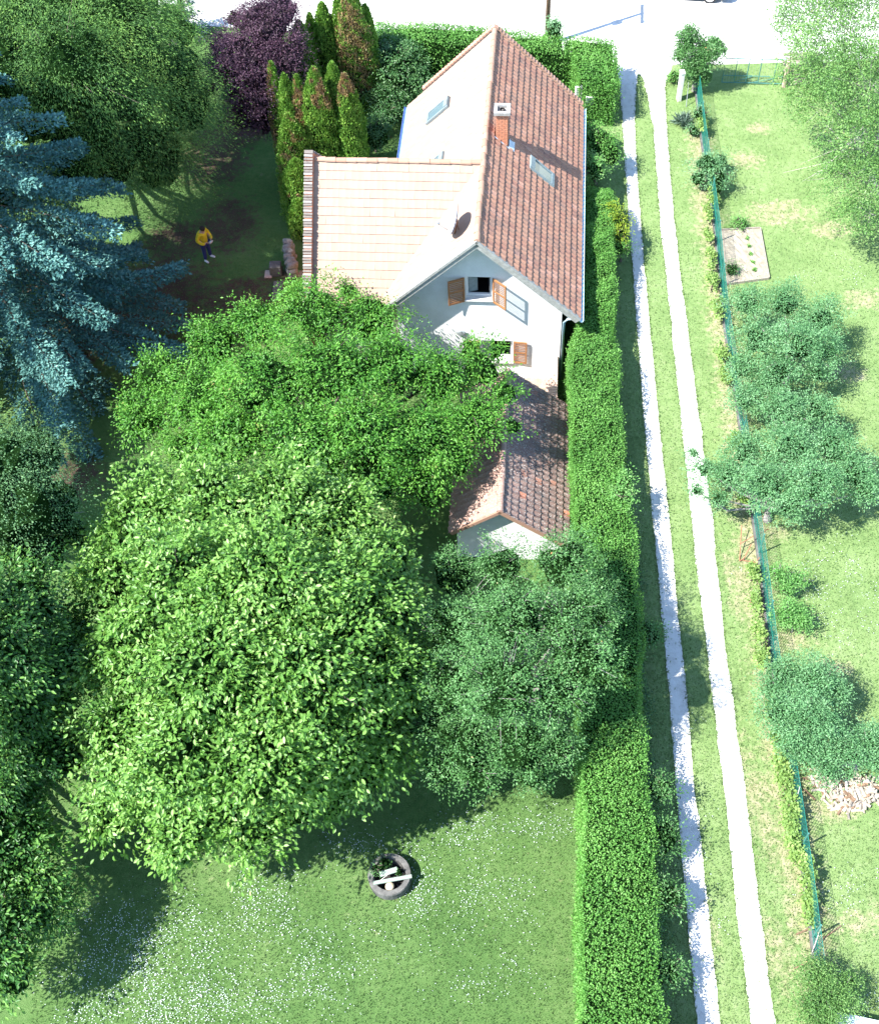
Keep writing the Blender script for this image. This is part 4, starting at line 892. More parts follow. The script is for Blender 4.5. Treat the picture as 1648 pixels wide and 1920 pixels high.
# ------------------------------------------------------------------ conifers
def spruce(name, label, base, height, rmax, mat, whorl=.42, nb=6, step=22, seed=3, zmin=1.0, tuft=.1, width=.3):
    t = empty(name, base); tag(t, label, 'tree'); base = np.asarray(base, float); P, D, N, T = [], [], [], []
    mb = MB(); mb.tube([base - ZV * .2, base + ZV * height * .5, base + ZV * height], [.26, .14, .02], 9); z = zmin; ang = 0.3
    while z < height - .3:
        f = 1 - z / height; L = rmax * min(1, f ** .7 * 1.12) ; k = nb if f > .3 else 4
        for j in range(k):
            a = ang + 2 * math.pi * j / k + rng.normal() * .16; l = L * rng.uniform(.78, 1.1); dz = rng.uniform(-.28, -.12) * (1 + .6 * f); o = np.array([math.cos(a), math.sin(a), 0]); sd = np.array([-o[1], o[0], 0])
            s = np.linspace(0, 1, 9); rise = .2 * s - .9 * (s ** 2) * -dz * 2.2 + .13 * s ** 4
            pts = base + ZV * z + o * (s * l)[:, None] + ZV * (rise * l)[:, None] + sd * (np.sin(s * 3) * .06 * l * rng.normal())[:, None]
            mb.tube(pts - ZV * .1, list(np.linspace(.045, .01, 9)), 4, False); bt = rng.random()
            n = int(step * l * l ** .4) * 3; u_ = rng.uniform(.14, 1.0, n) ** .75; w_ = (width + .2 * l * .28 * np.sin(np.clip(u_, 0, 1) * math.pi * .92) ** 1.2) * (1.1 - u_ * .5)
            c = np.stack([np.interp(u_, s, pts[:, q]) for q in range(3)], 1); side = rng.choice([-1, 1], n); tw = rng.random(n) ** .8
            # secondary twigs grouped
            kq = max(5, int(l * 7)); ug = np.round(u_ * kq) / kq; c = np.stack([np.interp(ug, s, pts[:, q]) for q in range(3)], 1)
            pos = c + sd * (side * tw * w_)[:, None] + o * (tw * w_ * .55)[:, None] - ZV * (tw ** 1.3 * w_ * rng.uniform(.4, 1.1, n))[:, None] + rng.normal(size=(n, 3)) * .04
            P.append(pos); D.append(sd * (side * .7)[:, None] + o * .6 - ZV * .1 + rng.normal(size=(n, 3)) * .55 + ZV * .12); N.append(ZV * .8 + rng.normal(size=(n, 3)) * .5); T.append(np.clip(bt * .3 + rng.random(n) * .35 + u_ * .2 + (1 - tw) * .2, 0, 1))
        z += whorl * rng.uniform(.8, 1.2) * (1.0 if f > .3 else .8); ang += 1.1
    P, D, N, T = map(np.vstack if True else None, (P, D, N, [x[:, None] for x in T])); n = len(P); sz = rng.uniform(.7, 1.4, n) * tuft
    link('needles', leaf_mesh('needles', P, D, N, sz, sz * .5, T[:, 0], curl=-.1), M[mat], t); mb.build('trunk', M['bark'], t, smooth=True); return t
spruce('blue_spruce', 'large blue spruce with drooping silvery branches on the left', GG(62, 662), 16.2, 6.4, 'spruce', whorl=.72, nb=8, step=54, tuft=.13, zmin=1.3, width=.36)
spruce('spruce', 'narrow dark blue spruce top beside the road at the upper left', GG(352, 66), 3.2, 1.1, 'dark_spruce', whorl=.3, nb=5, step=30, zmin=.4, width=.15)

cf_px = [(0, 340, 5.4, 1.8, 1.3), (120, 310, 4.6, 1.6, 1.2), (20, -30, 8, 2.0, 1.7), (130, -20, 8, 2.0, 1.7), (215, -5, 7, 1.6, 1.4), (60, 40, 8, 2.2, 1.8), (-20, 130, 8, 2.2, 1.8), (120, 130, 8, 2.0, 1.7), (200, 50, 7, 2.0, 1.6), (60, 210, 6.0, 1.8, 1.5), (160, 240, 5.4, 1.5, 1.3)]  # first two lobes added behind the spruce to throw shade on the yard
tree('conifer', 'tall yellow green conifer with feathery sprays in the upper left corner', 'tree', GG(150, 330), lobes_px(cf_px), 'conifer', 460, 170, .6, .105, .03, fill=.35, r0=.25, core=.66, droop=.6, elong=1.8, flat=.45, up=.8, jit=.5, spread=1.2, up_bias=.2, inner=.12)
CX = -22
cf2 = [(225, 300, 3.0, 1.5, 1.1), (320, 320, 1.8, 1.1, .8), (275, 20, 5.0, 1.5, 1.3), (270, 90, 5.4, 1.6, 1.3), (330, 150, 4.6, 1.6, 1.2), (250, 180, 5.4, 1.6, 1.3), (370, 210, 3.4, 1.3, .9), (290, 260, 3.4, 1.4, .9), (210, 270, 3.8, 1.3, .9), (360, 120, 3.6, 1.1, .9), (400, 165, 2.8, .7, .6), (330, 285, 2.4, .9, .6)]
cf2 = [(a_ + CX, b_, c_, d_, e_) for a_, b_, c_, d_, e_ in cf2]
tree('conifer', 'spreading dark and lime green conifer between the spruce and the purple tree', 'tree', GG(300, 290), lobes_px(cf2), 'conifer', 440, 170, .56, .105, .03, fill=.35, r0=.2, core=.66, droop=.7, elong=1.9, flat=.4, up=.8, jit=.5, spread=1.2, up_bias=.25, inner=.12)
tree('shrub', 'bright green rounded bush top at the upper left beside the road', 'shrub', GG(318, 90), lobes_px([(318, 42, 2.6, 1.15, 1.0), (345, 62, 2.0, .8, .8)]), 'hedge', 130, 26, .24, .07, .035, r0=.06, up=.7, crown='foliage', nt=20)
GAP[:] = [.5, 2.4]
pp = [(500, 50, 3.6, 1.3, 1.1), (455, 110, 3.0, 1.3, 1.0), (535, 22, 3.5, .7, .6), (530, 110, 2.8, 1.1, .9), (425, 95, 2.2, .7, .6), (475, 165, 2.0, 1.2, .9), (520, 175, 1.4, 1.0, .8), (470, 215, .9, .9, .7), (505, 225, .3, .7, .6), (445, 35, 2.9, .4, .35), (435, 140, 1.6, .6, .5)]
pp = [(a_ - 4, b_, c_ + .9, d_ * 1.12, e_ * 1.12) for a_, b_, c_, d_, e_ in pp]
tree('purple_plum_tree', 'dark purple leaved plum tree between the conifers and the columnar cypresses', 'tree', GG(485, 215), lobes_px(pp), 'purple', 760, 34, .3, .085, .045, r0=.13, core=.62, core_mat='purple_core_shade', droop=.2, up=.6, inner=.2, nt=70)

GAP[:] = [.4, 2.2]
def column(name, label, px, py, height, r, deadf, group='columnar thujas beside the wing', lean=0.0, lobes=3, z0=YARD):
    """upright thuja: packed vertical sprays; deadf(zfrac, angle) -> share of brown foliage"""
    r = r * 1.2; b = G(px, py, z0 + height); b[2] = z0; t = empty(name, b); tag(t, label, 'thuja', group); n = int(height * r * 3900); z = rng.random(n) ** .9; a = rng.uniform(0, 2 * math.pi, n)
    ph = rng.uniform(0, 6.3, 3); prof = np.clip(np.minimum(1, z * 6 + .55) * (1 - z ** 3.2) ** .75, .05, 1)
    bul = 1 + .13 * np.sin(a * 3 + ph[0] + z * 5) + .08 * np.sin(a * 7 + z * 22 + ph[1]) + .06 * np.sin(z * 47 + a * 2)
    rr = r * prof * bul * rng.uniform(.82, 1.05, n); o = np.c_[np.cos(a), np.sin(a), np.zeros(n)]
    P = b + o * rr[:, None] + ZV * (z * height)[:, None] + np.array([lean, 0, 0]) * (z ** 1.5)[:, None]
    clump = (np.sin(a * 5 + ph[2]) * np.sin(z * 40 + a * 3) + 1) / 2
    wz = lump(P, 3.2, 5 + n % 97); wb = lump(P, 6.5, 9 + n % 89); dead = np.clip(deadf(z + .09 * wz, a + .55 * wb) - (wb < -.35) * .8 + rng.normal(size=n) * .12, 0, 1); sz = rng.uniform(.6, 1.3, n) * .105
    link('foliage', leaf_mesh('foliage', P, o * .35 + ZV * .9 + rng.normal(size=(n, 3)) * .35, o + rng.normal(size=(n, 3)) * .5, sz, sz * .48, np.clip(clump * .35 + rng.random(n) * .6, 0, 1), dead), M['thuja'], t)
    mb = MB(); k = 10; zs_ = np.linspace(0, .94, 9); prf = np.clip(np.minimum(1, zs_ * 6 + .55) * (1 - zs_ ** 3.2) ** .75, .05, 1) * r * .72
    mb.tube([b + ZV * (q * height) + np.array([lean, 0, 0]) * q ** 1.5 for q in zs_], list(prf), k); mb.build('branches', M['core_shade'], t); return t  # solid tapered core, inner shade of the column painted in
none = lambda z, a: z * 0 - .2
def near(a0, w, z0, z1): return lambda z, a: np.where((np.abs((a - a0 + math.pi) % (2 * math.pi) - math.pi) < w) & (z > z0) & (z < z1), .95, -.2)
S = -math.pi / 2
column('columnar_thuja', 'tall green columnar thuja nearest the purple tree', 560, 40, 5.2, .55, none)
column('columnar_thuja', 'slim dark green thuja spire between two taller ones', 580, 26, 4.8, .36, none)
column('columnar_thuja', 'tallest green thuja spire with a pointed top', 603, 6, 5.4, .52, none)
column('columnar_thuja', 'thuja with an orange brown dead front at the top edge', 655, -25, 6.2, .7, lambda z, a: np.where((z > .25) & (np.sin(a + .9) < .45) & (np.sin(z * 30 + a * 4) > -.75), .85, -.1))
column('columnar_thuja', 'green thuja left of the orange brown dead one', 632, -6, 5.6, .42, near(math.pi, .8, .2, .6))
column('columnar_thuja', 'green thuja right of the orange brown dead one', 684, 10, 5.2, .42, none)
column('columnar_thuja', 'thuja with a yellow dried left flank', 508, 118, 5.5, .36, near(math.pi + .3, 1.1, .05, .97))
column('columnar_thuja', 'light green thuja beside the yellow dried one', 532, 140, 5.3, .44, near(S + .5, .3, .15, .4))
column('columnar_thuja', 'brownish thuja with bare reddish upper twigs', 556, 142, 5.3, .34, near(S, 1.6, .4, 1.0))
column('columnar_thuja', 'broad olive green thuja with grey dead tips above the wing parapet', 588, 128, 5.7, .6, near(S + .4, .8, .72, 1.0))
column('columnar_thuja', 'thuja with an orange dead spot low on its front', 622, 118, 5.5, .46, near(S, .5, .3, .42))
column('columnar_thuja', 'dark green thuja with a pale grey bare top next to the roof', 645, 140, 5.3, .52, near(S, 2.6, .84, 1.0))
column('columnar_thuja', 'bushy thuja with straw coloured patches hugging the brick parapet', 540, 215, 4.2, .62, lambda z, a: np.where((np.sin(a * 2 + z * 9) * np.sin(z * 14) > .45), .8, -.1))
column('columnar_thuja', 'bushy green thuja at the middle of the brick parapet', 553, 300, 3.0, .6, near(S, .3, .5, .6))
column('columnar_thuja', 'small bushy thuja at the near end of the brick parapet', 560, 375, 1.8, .42, none)

# ------------------------------------------------------------------ shrubs behind and beside the house
def shrub(label, px, py, z, r, mat, n=None, rz=None, base=None, leaf=.075, cat='shrub', name='shrub', extra=(), group=None, twig_n=20, **kw):
    lob = lobes_px([(px, py, z, r, rz or r * .85)] + list(extra)); b = GG(px, py + 10) if base is None else GG(*base)
    n = n or int(70 * (r ** 2 + sum(e[3] ** 2 for e in extra)) + 14)
    return tree(name, label, cat, b, lob, mat, n, 24, .24, leaf, leaf * .5, r0=.05, group=group, crown='foliage', nt=twig_n, **kw)
shrub('dark glossy laurel behind the thujas below the road hedge', 745, 120, 1.2, 1.15, 'laurel', extra=[(785, 150, .6, .7, .6), (720, 90, 1.4, .8, .7)], base=(745, 165), leaf=.1)
shrub('low dark laurel between the left roof edge and the thujas', 720, 185, .3, .75, 'laurel', base=(720, 205), leaf=.09, extra=[(755, 190, .1, .5, .4)])
shrub('shaded dark bush filling the corner behind the wing ridge', 705, 255, .2, .9, 'laurel', base=(705, 285), leaf=.08, extra=[(725, 215, .1, .6, .5)])
shrub('upright pale green sapling growing out of the road hedge', 1040, 60, 2.1, .42, 'orchard', rz=.7, base=(1042, 110), leaf=.08)
shrub('large bright green bush at the back right corner of the house', 1122, 268, 1.5, .75, 'hedge', base=(1122, 300), extra=[(1100, 250, 1.3, .5, .5), (1140, 290, 1.2, .6, .6)], leaf=.08)
shrub('yellow green bush against the right eave of the house', 1115, 318, 1.5, .55, 'light_shrub', base=(1117, 345), extra=[(1100, 300, 1.6, .35, .3)], leaf=.085)
shrub('vivid yellow leaved bush sticking out of the long hedge', 1158, 415, 1.6, .42, 'yellow_shrub', base=(1158, 445), extra=[(1163, 440, 1.4, .3, .3), (1150, 395, 1.7, .3, .3)], leaf=.085)
shrub('dark green bush below the vivid yellow one on the hedge side', 1163, 465, 1.0, .42, 'hedge', base=(1163, 490), leaf=.07)
shrub('light green shoots leaning out of the hedge toward the left wheel track', 1165, 935, 1.6, .45, 'light_shrub', base=(1165, 960), extra=[(1172, 905, 1.7, .3, .3)], leaf=.09)
# undergrowth along the lane side of the hedge
def undergrowth():
    n = 20000; y = rng.uniform(5.5, 25, n) ; l, r = hedge_x(y); k = .5 + .5 * np.sin(y * 2.1) * np.sin(y * .8 + 1); x = r + .02 + np.abs(rng.normal(size=n)) * .15 * (.5 + k); z = np.abs(rng.normal(size=n)) * .45 * (1 - np.clip((x - r) / .9, 0, .9)) + .02
    sz = rng.uniform(.05, .1, n); P = np.c_[x, y, z]
    o = link('undergrowth', leaf_mesh('undergrowth', P, rng.normal(size=(n, 3)) + [.4, 0, .5], rng.normal(size=(n, 3)) * .5 + [.2, 0, 1], sz, sz * .5, rng.random(n)), M['laurel'])
    tag(o, 'dark low undergrowth along the lane side of the long hedge', 'undergrowth', kind='stuff')
undergrowth()
for k_, (x, y, r) in enumerate(((1214, 1190, .5), (1236, 1480, .45), (1240, 1570, .65), (1244, 1680, .6), (1246, 1820, .5))):
    shrub('dark sucker bush on the lane side of the long hedge, %s below the outbuilding' % ['first', 'second', 'third', 'fourth', 'fifth'][k_], x, y, 1.15, r, 'plum', base=(x + 2, y + 12), leaf=.08, group='sucker bushes on the lane side of the hedge')

# ------------------------------------------------------------------ right side: meadow trees
GAP[:] = [.6, 1.8]
tr = [(1530, 30, 4.6, 1.5, 1.2), (1600, 70, 5.2, 1.7, 1.3), (1660, 20, 5.5, 1.8, 1.4), (1540, 130, 4.0, 1.3, 1.1), (1630, 170, 5.0, 1.6, 1.3), (1555, 210, 3.2, 1.2, 1.0), (1640, 270, 4.0, 1.4, 1.2), (1600, 330, 3.0, 1.1, .9), (1660, 350, 3.4, 1.3, 1.1), (1480, 50, 3.6, .6, .5), (1630, 400, 2.4, .9, .8), (1505, 180, 3.0, .6, .5), (1590, 130, 4.6, 1.2, 1.0)]
tr = [(a_, b_, c_, d_ * 1.3, e_ * 1.25) for a_, b_, c_, d_, e_ in tr]
tt = tree('locust_tree', 'large airy olive green tree with bare pale branches in the upper right corner', 'tree', GG(1640, 360), lobes_px(tr), 'locust', 1700, 34, .34, .085, .044, r0=.12, bark='grey_bark', droop=.3, up=.6, inner=.25, twig=.009, nt=170, core=0, fill=.35)
def dead_branch(a, b, r=.03, n=7):
    mb = MB()
    a, b = G(*a), G(*b); mid = (a + b) / 2 + ZV * .15; mb.tube([a, mid, b], [r, r * .7, r * .25], 5, False); L = np.linalg.norm(b - a)
    for i in range(n):
        f = rng.uniform(.25, .95); p = a + (b - a) * f; e = p + (nz(b - a) + rng.normal(size=3) * .7) * L * rng.uniform(.12, .3); mb.tube([p, (p + e) / 2 + rng.normal(size=3) * .03, e], [r * .4, r * .3, r * .12], 3, False)
    mb.build('bare_branch', M['dead_wood'], tt, smooth=True)
dead_branch((1630, 240, 2.6), (1535, 325, 2.0), .04, 14); dead_branch((1615, 270, 2.6), (1572, 230, 2.9), .025); dead_branch((1640, 160, 3.6), (1600, 190, 3.6)); dead_branch((1625, 230, 3), (1585, 285, 2.2), .03, 10); dead_branch((1590, 95, 4.6), (1560, 60, 4.8), .02); dead_branch((1640, 330, 3), (1600, 400, 2.4), .02)
GAP[:] = [.6, 2.4]
def orchard(label, lob, base, n, leaf=.07, mat='orchard', name='orchard_tree', **kw):
    return tree(name, label, 'tree', GG(*base), lobes_px(lob), mat, int(n * 1.15), 34, .23, leaf, leaf * .52, r0=kw.pop('r0', .09), group=kw.pop('group', 'small orchard trees in the meadow beyond the wire fence'), bark='grey_bark', up=.65, droop=.15, inner=.15, jit=.55, nt=24, twig=.007, core=.42, fill=.7, **kw)
orchard('bushy orchard tree right below the pale garden bed', [(1400, 570, 1.5, .8, .6), (1470, 570, 1.9, .9, .7), (1540, 600, 1.8, .85, .7), (1420, 640, 1.9, .95, .7), (1500, 650, 2.2, .95, .8), (1550, 660, 1.7, .6, .5), (1390, 690, 1.4, .65, .5), (1460, 700, 1.8, .75, .6), (1530, 700, 1.5, .45, .4)], (1470, 720), 430)
orchard('low blue green orchard tree wedged between two bigger crowns', [(1400, 750, 1.5, .7, .5), (1470, 770, 1.8, .85, .6), (1530, 770, 1.6, .65, .5), (1440, 720, 1.3, .5, .4)], (1450, 810), 190)
orchard('wide orchard tree with a visible grey trunk and a bough over the right wheel track', [(1400, 850, 1.9, .85, .6), (1480, 840, 2.2, .95, .7), (1560, 840, 2.1, .85, .7), (1370, 890, 1.8, .6, .5), (1440, 910, 2.2, .9, .6), (1530, 910, 2.4, 1.0, .7), (1600, 890, 1.9, .8, .6), (1480, 950, 1.7, .6, .5), (1320, 880, 1.7, .45, .3), (1620, 920, 1.6, .5, .5), (1300, 850, 1.6, .22, .18), (1305, 920, 1.5, .26, .2), (1345, 935, 1.6, .35, .3)], (1437, 975), 520, r0=.13)
orchard('orchard tree leaning over the wire fence in the lower right', [(1470, 1270, 1.4, .65, .5), (1530, 1280, 1.6, .65, .6), (1460, 1340, 1.4, .6, .5), (1520, 1350, 1.8, .7, .6), (1570, 1300, 1.3, .4, .4), (1490, 1400, 1.2, .5, .4), (1555, 1360, 1.4, .45, .4), (1445, 1290, 1.1, .35, .3)], (1500, 1400), 330, leaf=.065)
orchard('low spreading orchard tree above the heap of pale split wood', [(1520, 1410, 1.1, .5, .4), (1590, 1410, 1.2, .6, .45), (1640, 1390, 1.2, .6, .45), (1550, 1445, .9, .4, .35), (1650, 1430, 1.0, .45, .4)], (1600, 1440), 160, leaf=.065)
orchard('sparse young tree beside the fence with pale yellow green leaves', [(1460, 1080, .8, .28, .22), (1495, 1085, .9, .26, .2), (1475, 1105, .6, .28, .22), (1450, 1070, .6, .18, .16)], (1472, 1112), 34, mat='light_shrub', r0=.03)
orchard('small round green bush tree below the sparse young one', [(1480, 1150, .7, .36, .3), (1500, 1165, .6, .26, .24), (1465, 1160, .5, .2, .2)], (1483, 1185), 60, mat='light_shrub', r0=.03)
orchard('fine leaved dull green tree at the lower right beside the pale sheet', [(1530, 1830, .9, .5, .4), (1560, 1880, 1.1, .55, .45), (1520, 1890, .9, .45, .4), (1590, 1840, .7, .3, .3), (1540, 1930, .9, .45, .4)], (1560, 1900), 230, leaf=.05, mat='locust')
orchard('upright shrubby tree behind the gatepost at the lane entrance', [(1290, 80, 2.2, .5, .8), (1320, 105, 1.7, .65, .7), (1340, 90, 1.9, .4, .5), (1300, 130, 1.0, .6, .6), (1275, 105, 1.2, .35, .5), (1318, 145, .7, .4, .4)], (1300, 170), 230, leaf=.085, mat='plum', group='')
shrub('green bush straddling the wire fence above the garden bed', 1325, 310, .9, .62, 'orchard', base=(1338, 350), extra=[(1345, 330, .9, .45, .4), (1310, 335, .6, .4, .35), (1350, 300, .6, .35, .3), (1345, 352, .5, .3, .3)], leaf=.075)
shrub('tiny green plant clump at the head of the garden bed', 1388, 420, .15, .3, 'light_shrub', rz=.2, leaf=.07, name='plant', cat='plant')
shrub('tiny low bush beside the gravel at the lane entrance', 1262, 145, .25, .32, 'hedge', rz=.28, leaf=.06)
shrub('dusty grey green bush behind the yucca at the fence', 1312, 215, .5, .38, 'orchard', rz=.4, leaf=.06, extra=[(1300, 245, .3, .25, .3)])

# yucca
yb = GG(1278, 232); yt = empty('yucca', yb); tag(yt, 'spiky grey green yucca with pale leaf tips beside the right wheel track', 'plant')
n = 240; th_ = rng.uniform(0, 2 * math.pi, n); el = rng.uniform(.15, 1.5, n); Dv = np.c_[np.cos(th_) * np.cos(el), np.sin(th_) * np.cos(el), np.sin(el)]; cs_ = yb + np.array([[-.12, 0, 0], [.16, .12, 0], [.05, -.18, 0]])[rng.integers(0, 3, n)] + ZV * .08
link('leaf_rosette', leaf_mesh('leaf_rosette', cs_, Dv, ZV + rng.normal(size=(n, 3)) * .3, rng.uniform(.3, .52, n), .04, rng.random(n), curl=.3), M['yucca'], yt)
mb = MB(); mb.tube([yb, yb + ZV * .15], [.09, .06], 8); mb.build('stem', M['bark'], yt)

# grapevines along the wires
ORD = ['first', 'second', 'third', 'fourth', 'fifth', 'sixth', 'seventh', 'eighth', 'ninth', 'tenth', 'eleventh', 'twelfth', 'thirteenth', 'fourteenth', 'fifteenth', 'sixteenth', 'seventeenth', 'eighteenth', 'nineteenth', 'twentieth', 'twenty-first', 'twenty-second', 'twenty-third', 'twenty-fourth', 'twenty-fifth', 'twenty-sixth']
vn = ['short thin grapevine left of the wire fence, %s vine counting from the gatepost', 'bushy yellow green grapevine left of the wire fence, %s vine counting from the gatepost']
for (x, y, h, r) in [(1310, 235, .5, .22), (1330, 370, .4, .2), (1322, 400, .45, .16), (1322, 440, .4, .13), (1327, 490, .5, .22), (1330, 530, .5, .24), (1338, 580, .5, .22), (1345, 665, .5, .22), (1350, 700, .45, .16), (1372, 830, .45, .22), (1385, 930, .4, .16), (1405, 1075, .4, .18), (1407, 1120, .4, .17), (1412, 1180, .45, .2), (1418, 1230, .5, .24), (1440, 1330, .5, .2), (1448, 1385, .5, .22),
                     (1456, 1440, .5, .26), (1462, 1480, .55, .3), (1468, 1520, .55, .3), (1474, 1555, .5, .24), (1480, 1590, .3, .16), (1500, 1620, .5, .2), (1503, 1660, .5, .22), (1505, 1700, .45, .18)]:
    b = GG(x + 3, y + 14); t_ = empty('grapevine', b); vk = len([o for o in sc.objects if o.name.startswith('grapevine') and o.type == 'EMPTY']) - 1; tag(t_, vn[int(r > .21)] % ORD[vk], 'grapevine', 'grapevines along the wire fence')
    lob = [(b + ZV * h + np.array([0, q * .22, 0]), np.array([r * .8, r * 1.2, r * .8])) for q in (-1, 0, 1)]
    me, C = crown_mesh('foliage', lob, int(12 + r * 50), 12, .11, .085, .075, droop=.3, up=.8, inner=.3); link('foliage', me, M['vine'], t_)
    mb = MB(); mb.tube([b, b + ZV * h * .6 + [.02, 0, 0], b + ZV * h], [.025, .02, .012], 5); mb.tube([b + ZV * h * .8 - [0, .4, 0], b + ZV * h * .8, b + ZV * h * .8 + [0, .4, 0]], [.008, .012, .008], 4); mb.build('stem', M['bark'], t_)

# ------------------------------------------------------------------ wire fence
fp = [G(x, y) for x, y in ((1304, 168), (1316, 270), (1341, 440), (1356, 600), (1384, 780), (1408, 950), (1424, 1060), (1446, 1240), (1470, 1400), (1492, 1540), (1513, 1690), (1530, 1830))]
fa = np.array(fp); FH = 1.05
fs = np.r_[0, np.cumsum(np.linalg.norm(np.diff(fa, axis=0), axis=1))]; FL = fs[-1]
def fpt(s): return np.array([np.interp(s, fs, fa[:, 0]), np.interp(s, fs, fa[:, 1]), 0.0])
fence = empty('wire_fence', fpt(0)); tag(fence, 'green wire mesh fence on a low concrete strip between the lane and the meadow', 'fence')
mb = MB()
def wire(a, b, r=.006):
    d = nz(b - a); s_ = nz(np.cross(d, ZV + .01)); u_ = np.cross(s_, d); mb.add([a + s_ * r, a - s_ * .5 * r + u_ * r, a - s_ * .5 * r - u_ * r, b + s_ * r, b - s_ * .5 * r + u_ * r, b - s_ * .5 * r - u_ * r], [(0, 1, 4, 3), (1, 2, 5, 4), (2, 0, 3, 5)])
sst = .1
for i in range(int(FL / sst)):
    s_ = i * sst; j = FH * .5
    for sg in (1, -1):
        a, b_ = (s_, s_ + j) if sg > 0 else (s_ + j, s_)
        if max(a, b_) < FL: wire(fpt(a) + ZV * .1, fpt(b_) + ZV * (FH), .0055)
mb.build('wire_mesh', M['mesh_green'], fence)
mb = MB()
for z_ in (.12, .5, FH):
    mb.tube([fpt(s_) + ZV * z_ for s_ in np.linspace(0, FL, 24)], .006, 4)
mb.build('tension_wire', M['mesh_green'], fence)
mb = MB()
for a, b_ in zip(fa[:-1], fa[1:]):
    d = b_ - a; mb.box((*((a + b_) / 2)[:2], .05), (np.linalg.norm(d) - .01, .14, .12), rz=math.atan2(d[1], d[0]))
mb.build('concrete_strip', M['concrete'], fence)
mb = MB(); mb.tube([(0, 0, -.1), (0, 0, FH + .08)], .026, 8); pm = mb.mesh('post'); pm.materials.append(M['metal_green']); inv = parent_inv(fence)
for i, s_ in enumerate(np.arange(.02, FL, 2.4)):
    o = bpy.data.objects.new('post', pm); o.parent = fence; o.matrix_parent_inverse = inv; o.matrix_basis = Matrix.Translation(Vector(fpt(s_))); col.objects.link(o)

# leaning stakes near the fence
def stick(label, a, b, r=.02, mat='wood_grey', cat='stake', name='wooden_stake', group=None):
    a, b = np.asarray(a), np.asarray(b); mb = MB(); mb.tube([a, (a + b) / 2 + rng.normal(size=3) * .015, b], [r, r * .9, r * .7], 6); o = mb.build(name, M[mat]); tag(o, label, cat, group); return o
stick('short dark stick lying left of the lower end of the fence', G(1492, 1752, .03), G(1528, 1734, .12), .025, 'wood_brown')
stick('dark stick lying right of the lower end of the fence', G(1536, 1763, .05), G(1576, 1736, .05), .02, 'wood_brown')
stick('dark bough lying across the grass below the lower end of the fence', G(1488, 1817, .03), G(1525, 1800, .1), .03, 'wood_brown')
stick('thin pale stake leaning on the fence near its lower end', G(1520, 1790, 0), G(1538, 1740, .9), .014, 'dead_wood')
stick('pale stake leaning over the fence beside the bushiest grapevine', G(1487, 1515, .2), G(1499, 1475, 1.0), .014, 'dead_wood')
# wire trellis frame with crossed rusty bars
tf = empty('trellis', G(1410, 1010)); tag(tf, 'rusty bent trellis frame left of the fence below the wide orchard tree', 'trellis'); mb = MB()
for a, b_, za, zb_ in (((1386, 1052), (1390, 985), 0, .5), ((1388, 1050), (1420, 1055), .02, .1), ((1387, 1020), (1412, 1005), .3, .4), ((1393, 1050), (1408, 1020), .05, .35), ((1412, 1058), (1424, 1045), .05, .3), ((1424, 1000), (1440, 992), .5, .4), ((1386, 1052), (1395, 1046), .05, .1)):
    mb.tube([G(*a, za), G(*b_, zb_)], .016, 6)
mb.build('frame', M['rust'], tf)
tf = empty('hoop', G(1420, 1128)); tag(tf, 'small dark wire hoop on the ground left of the fence', 'hoop'); mb = MB(); mb.tube([G(1405, 1130, .02), G(1403, 1127, .12), G(1412, 1122, .2), G(1425, 1116, .15), G(1424, 1122, .05), G(1412, 1130, .02), G(1405, 1130, .02)], .012, 6); mb.build('ring', M['rust'], tf)

# garden bed with its plants
bc = [G(x, y) for x, y in ((1346, 434), (1424, 430), (1441, 524), (1362, 535))]; bed = empty('garden_bed', sum(bc) / 4); tag(bed, 'pale soil garden bed edged with thin boards in the meadow', 'garden bed')
n_ = 16; mb = MB()
for i in range(n_ + 1):
    for j in range(n_ + 1):
        u_, v_ = i / n_, j / n_; p = (bc[0] * (1 - u_) + bc[1] * u_) * (1 - v_) + (bc[3] * (1 - u_) + bc[2] * u_) * v_; mb.v.append((p[0], p[1], .05 + rng.normal() * .012))
for i in range(n_):
    for j in range(n_): a = i * (n_ + 1) + j; mb.f.append((a, a + n_ + 1, a + n_ + 2, a + 1))
mb.build('soil', M['soil'], bed)
for a, b_ in ((0, 1), (1, 2), (2, 3)):
    mb = MB(); d = bc[b_] - bc[a]; mb.box((*((bc[a] + bc[b_]) / 2)[:2], .05), (np.linalg.norm(d) - .03, .03, .14), rz=math.atan2(d[1], d[0])); mb.build('board', M['wood_grey'], bed)
for i, (x, y) in enumerate(((1400, 448), (1403, 462), (1407, 477), (1411, 492), (1414, 506))):
    c = G(x, y, .06); t_ = empty('seedling', c); tag(t_, 'small green seedling on the pale garden bed, %s from the far end of the row' % ORD[i], 'seedling', 'seedlings in a row on the garden bed'); n = 26; a = rng.uniform(0, 6.28, n)
    link('leaves', leaf_mesh('leaves', np.tile(c, (n, 1)) + rng.normal(size=(n, 3)) * .02, np.c_[np.cos(a), np.sin(a), rng.uniform(.2, 1, n)], ZV + rng.normal(size=(n, 3)) * .3, rng.uniform(.07, .14, n), .045, rng.random(n)), M['hedge'], t_)
shrub('straggly weedy clump at the near left corner of the garden bed', 1372, 505, .2, .3, 'plum', rz=.22, leaf=.05, name='plant', cat='plant', base=(1372, 512))

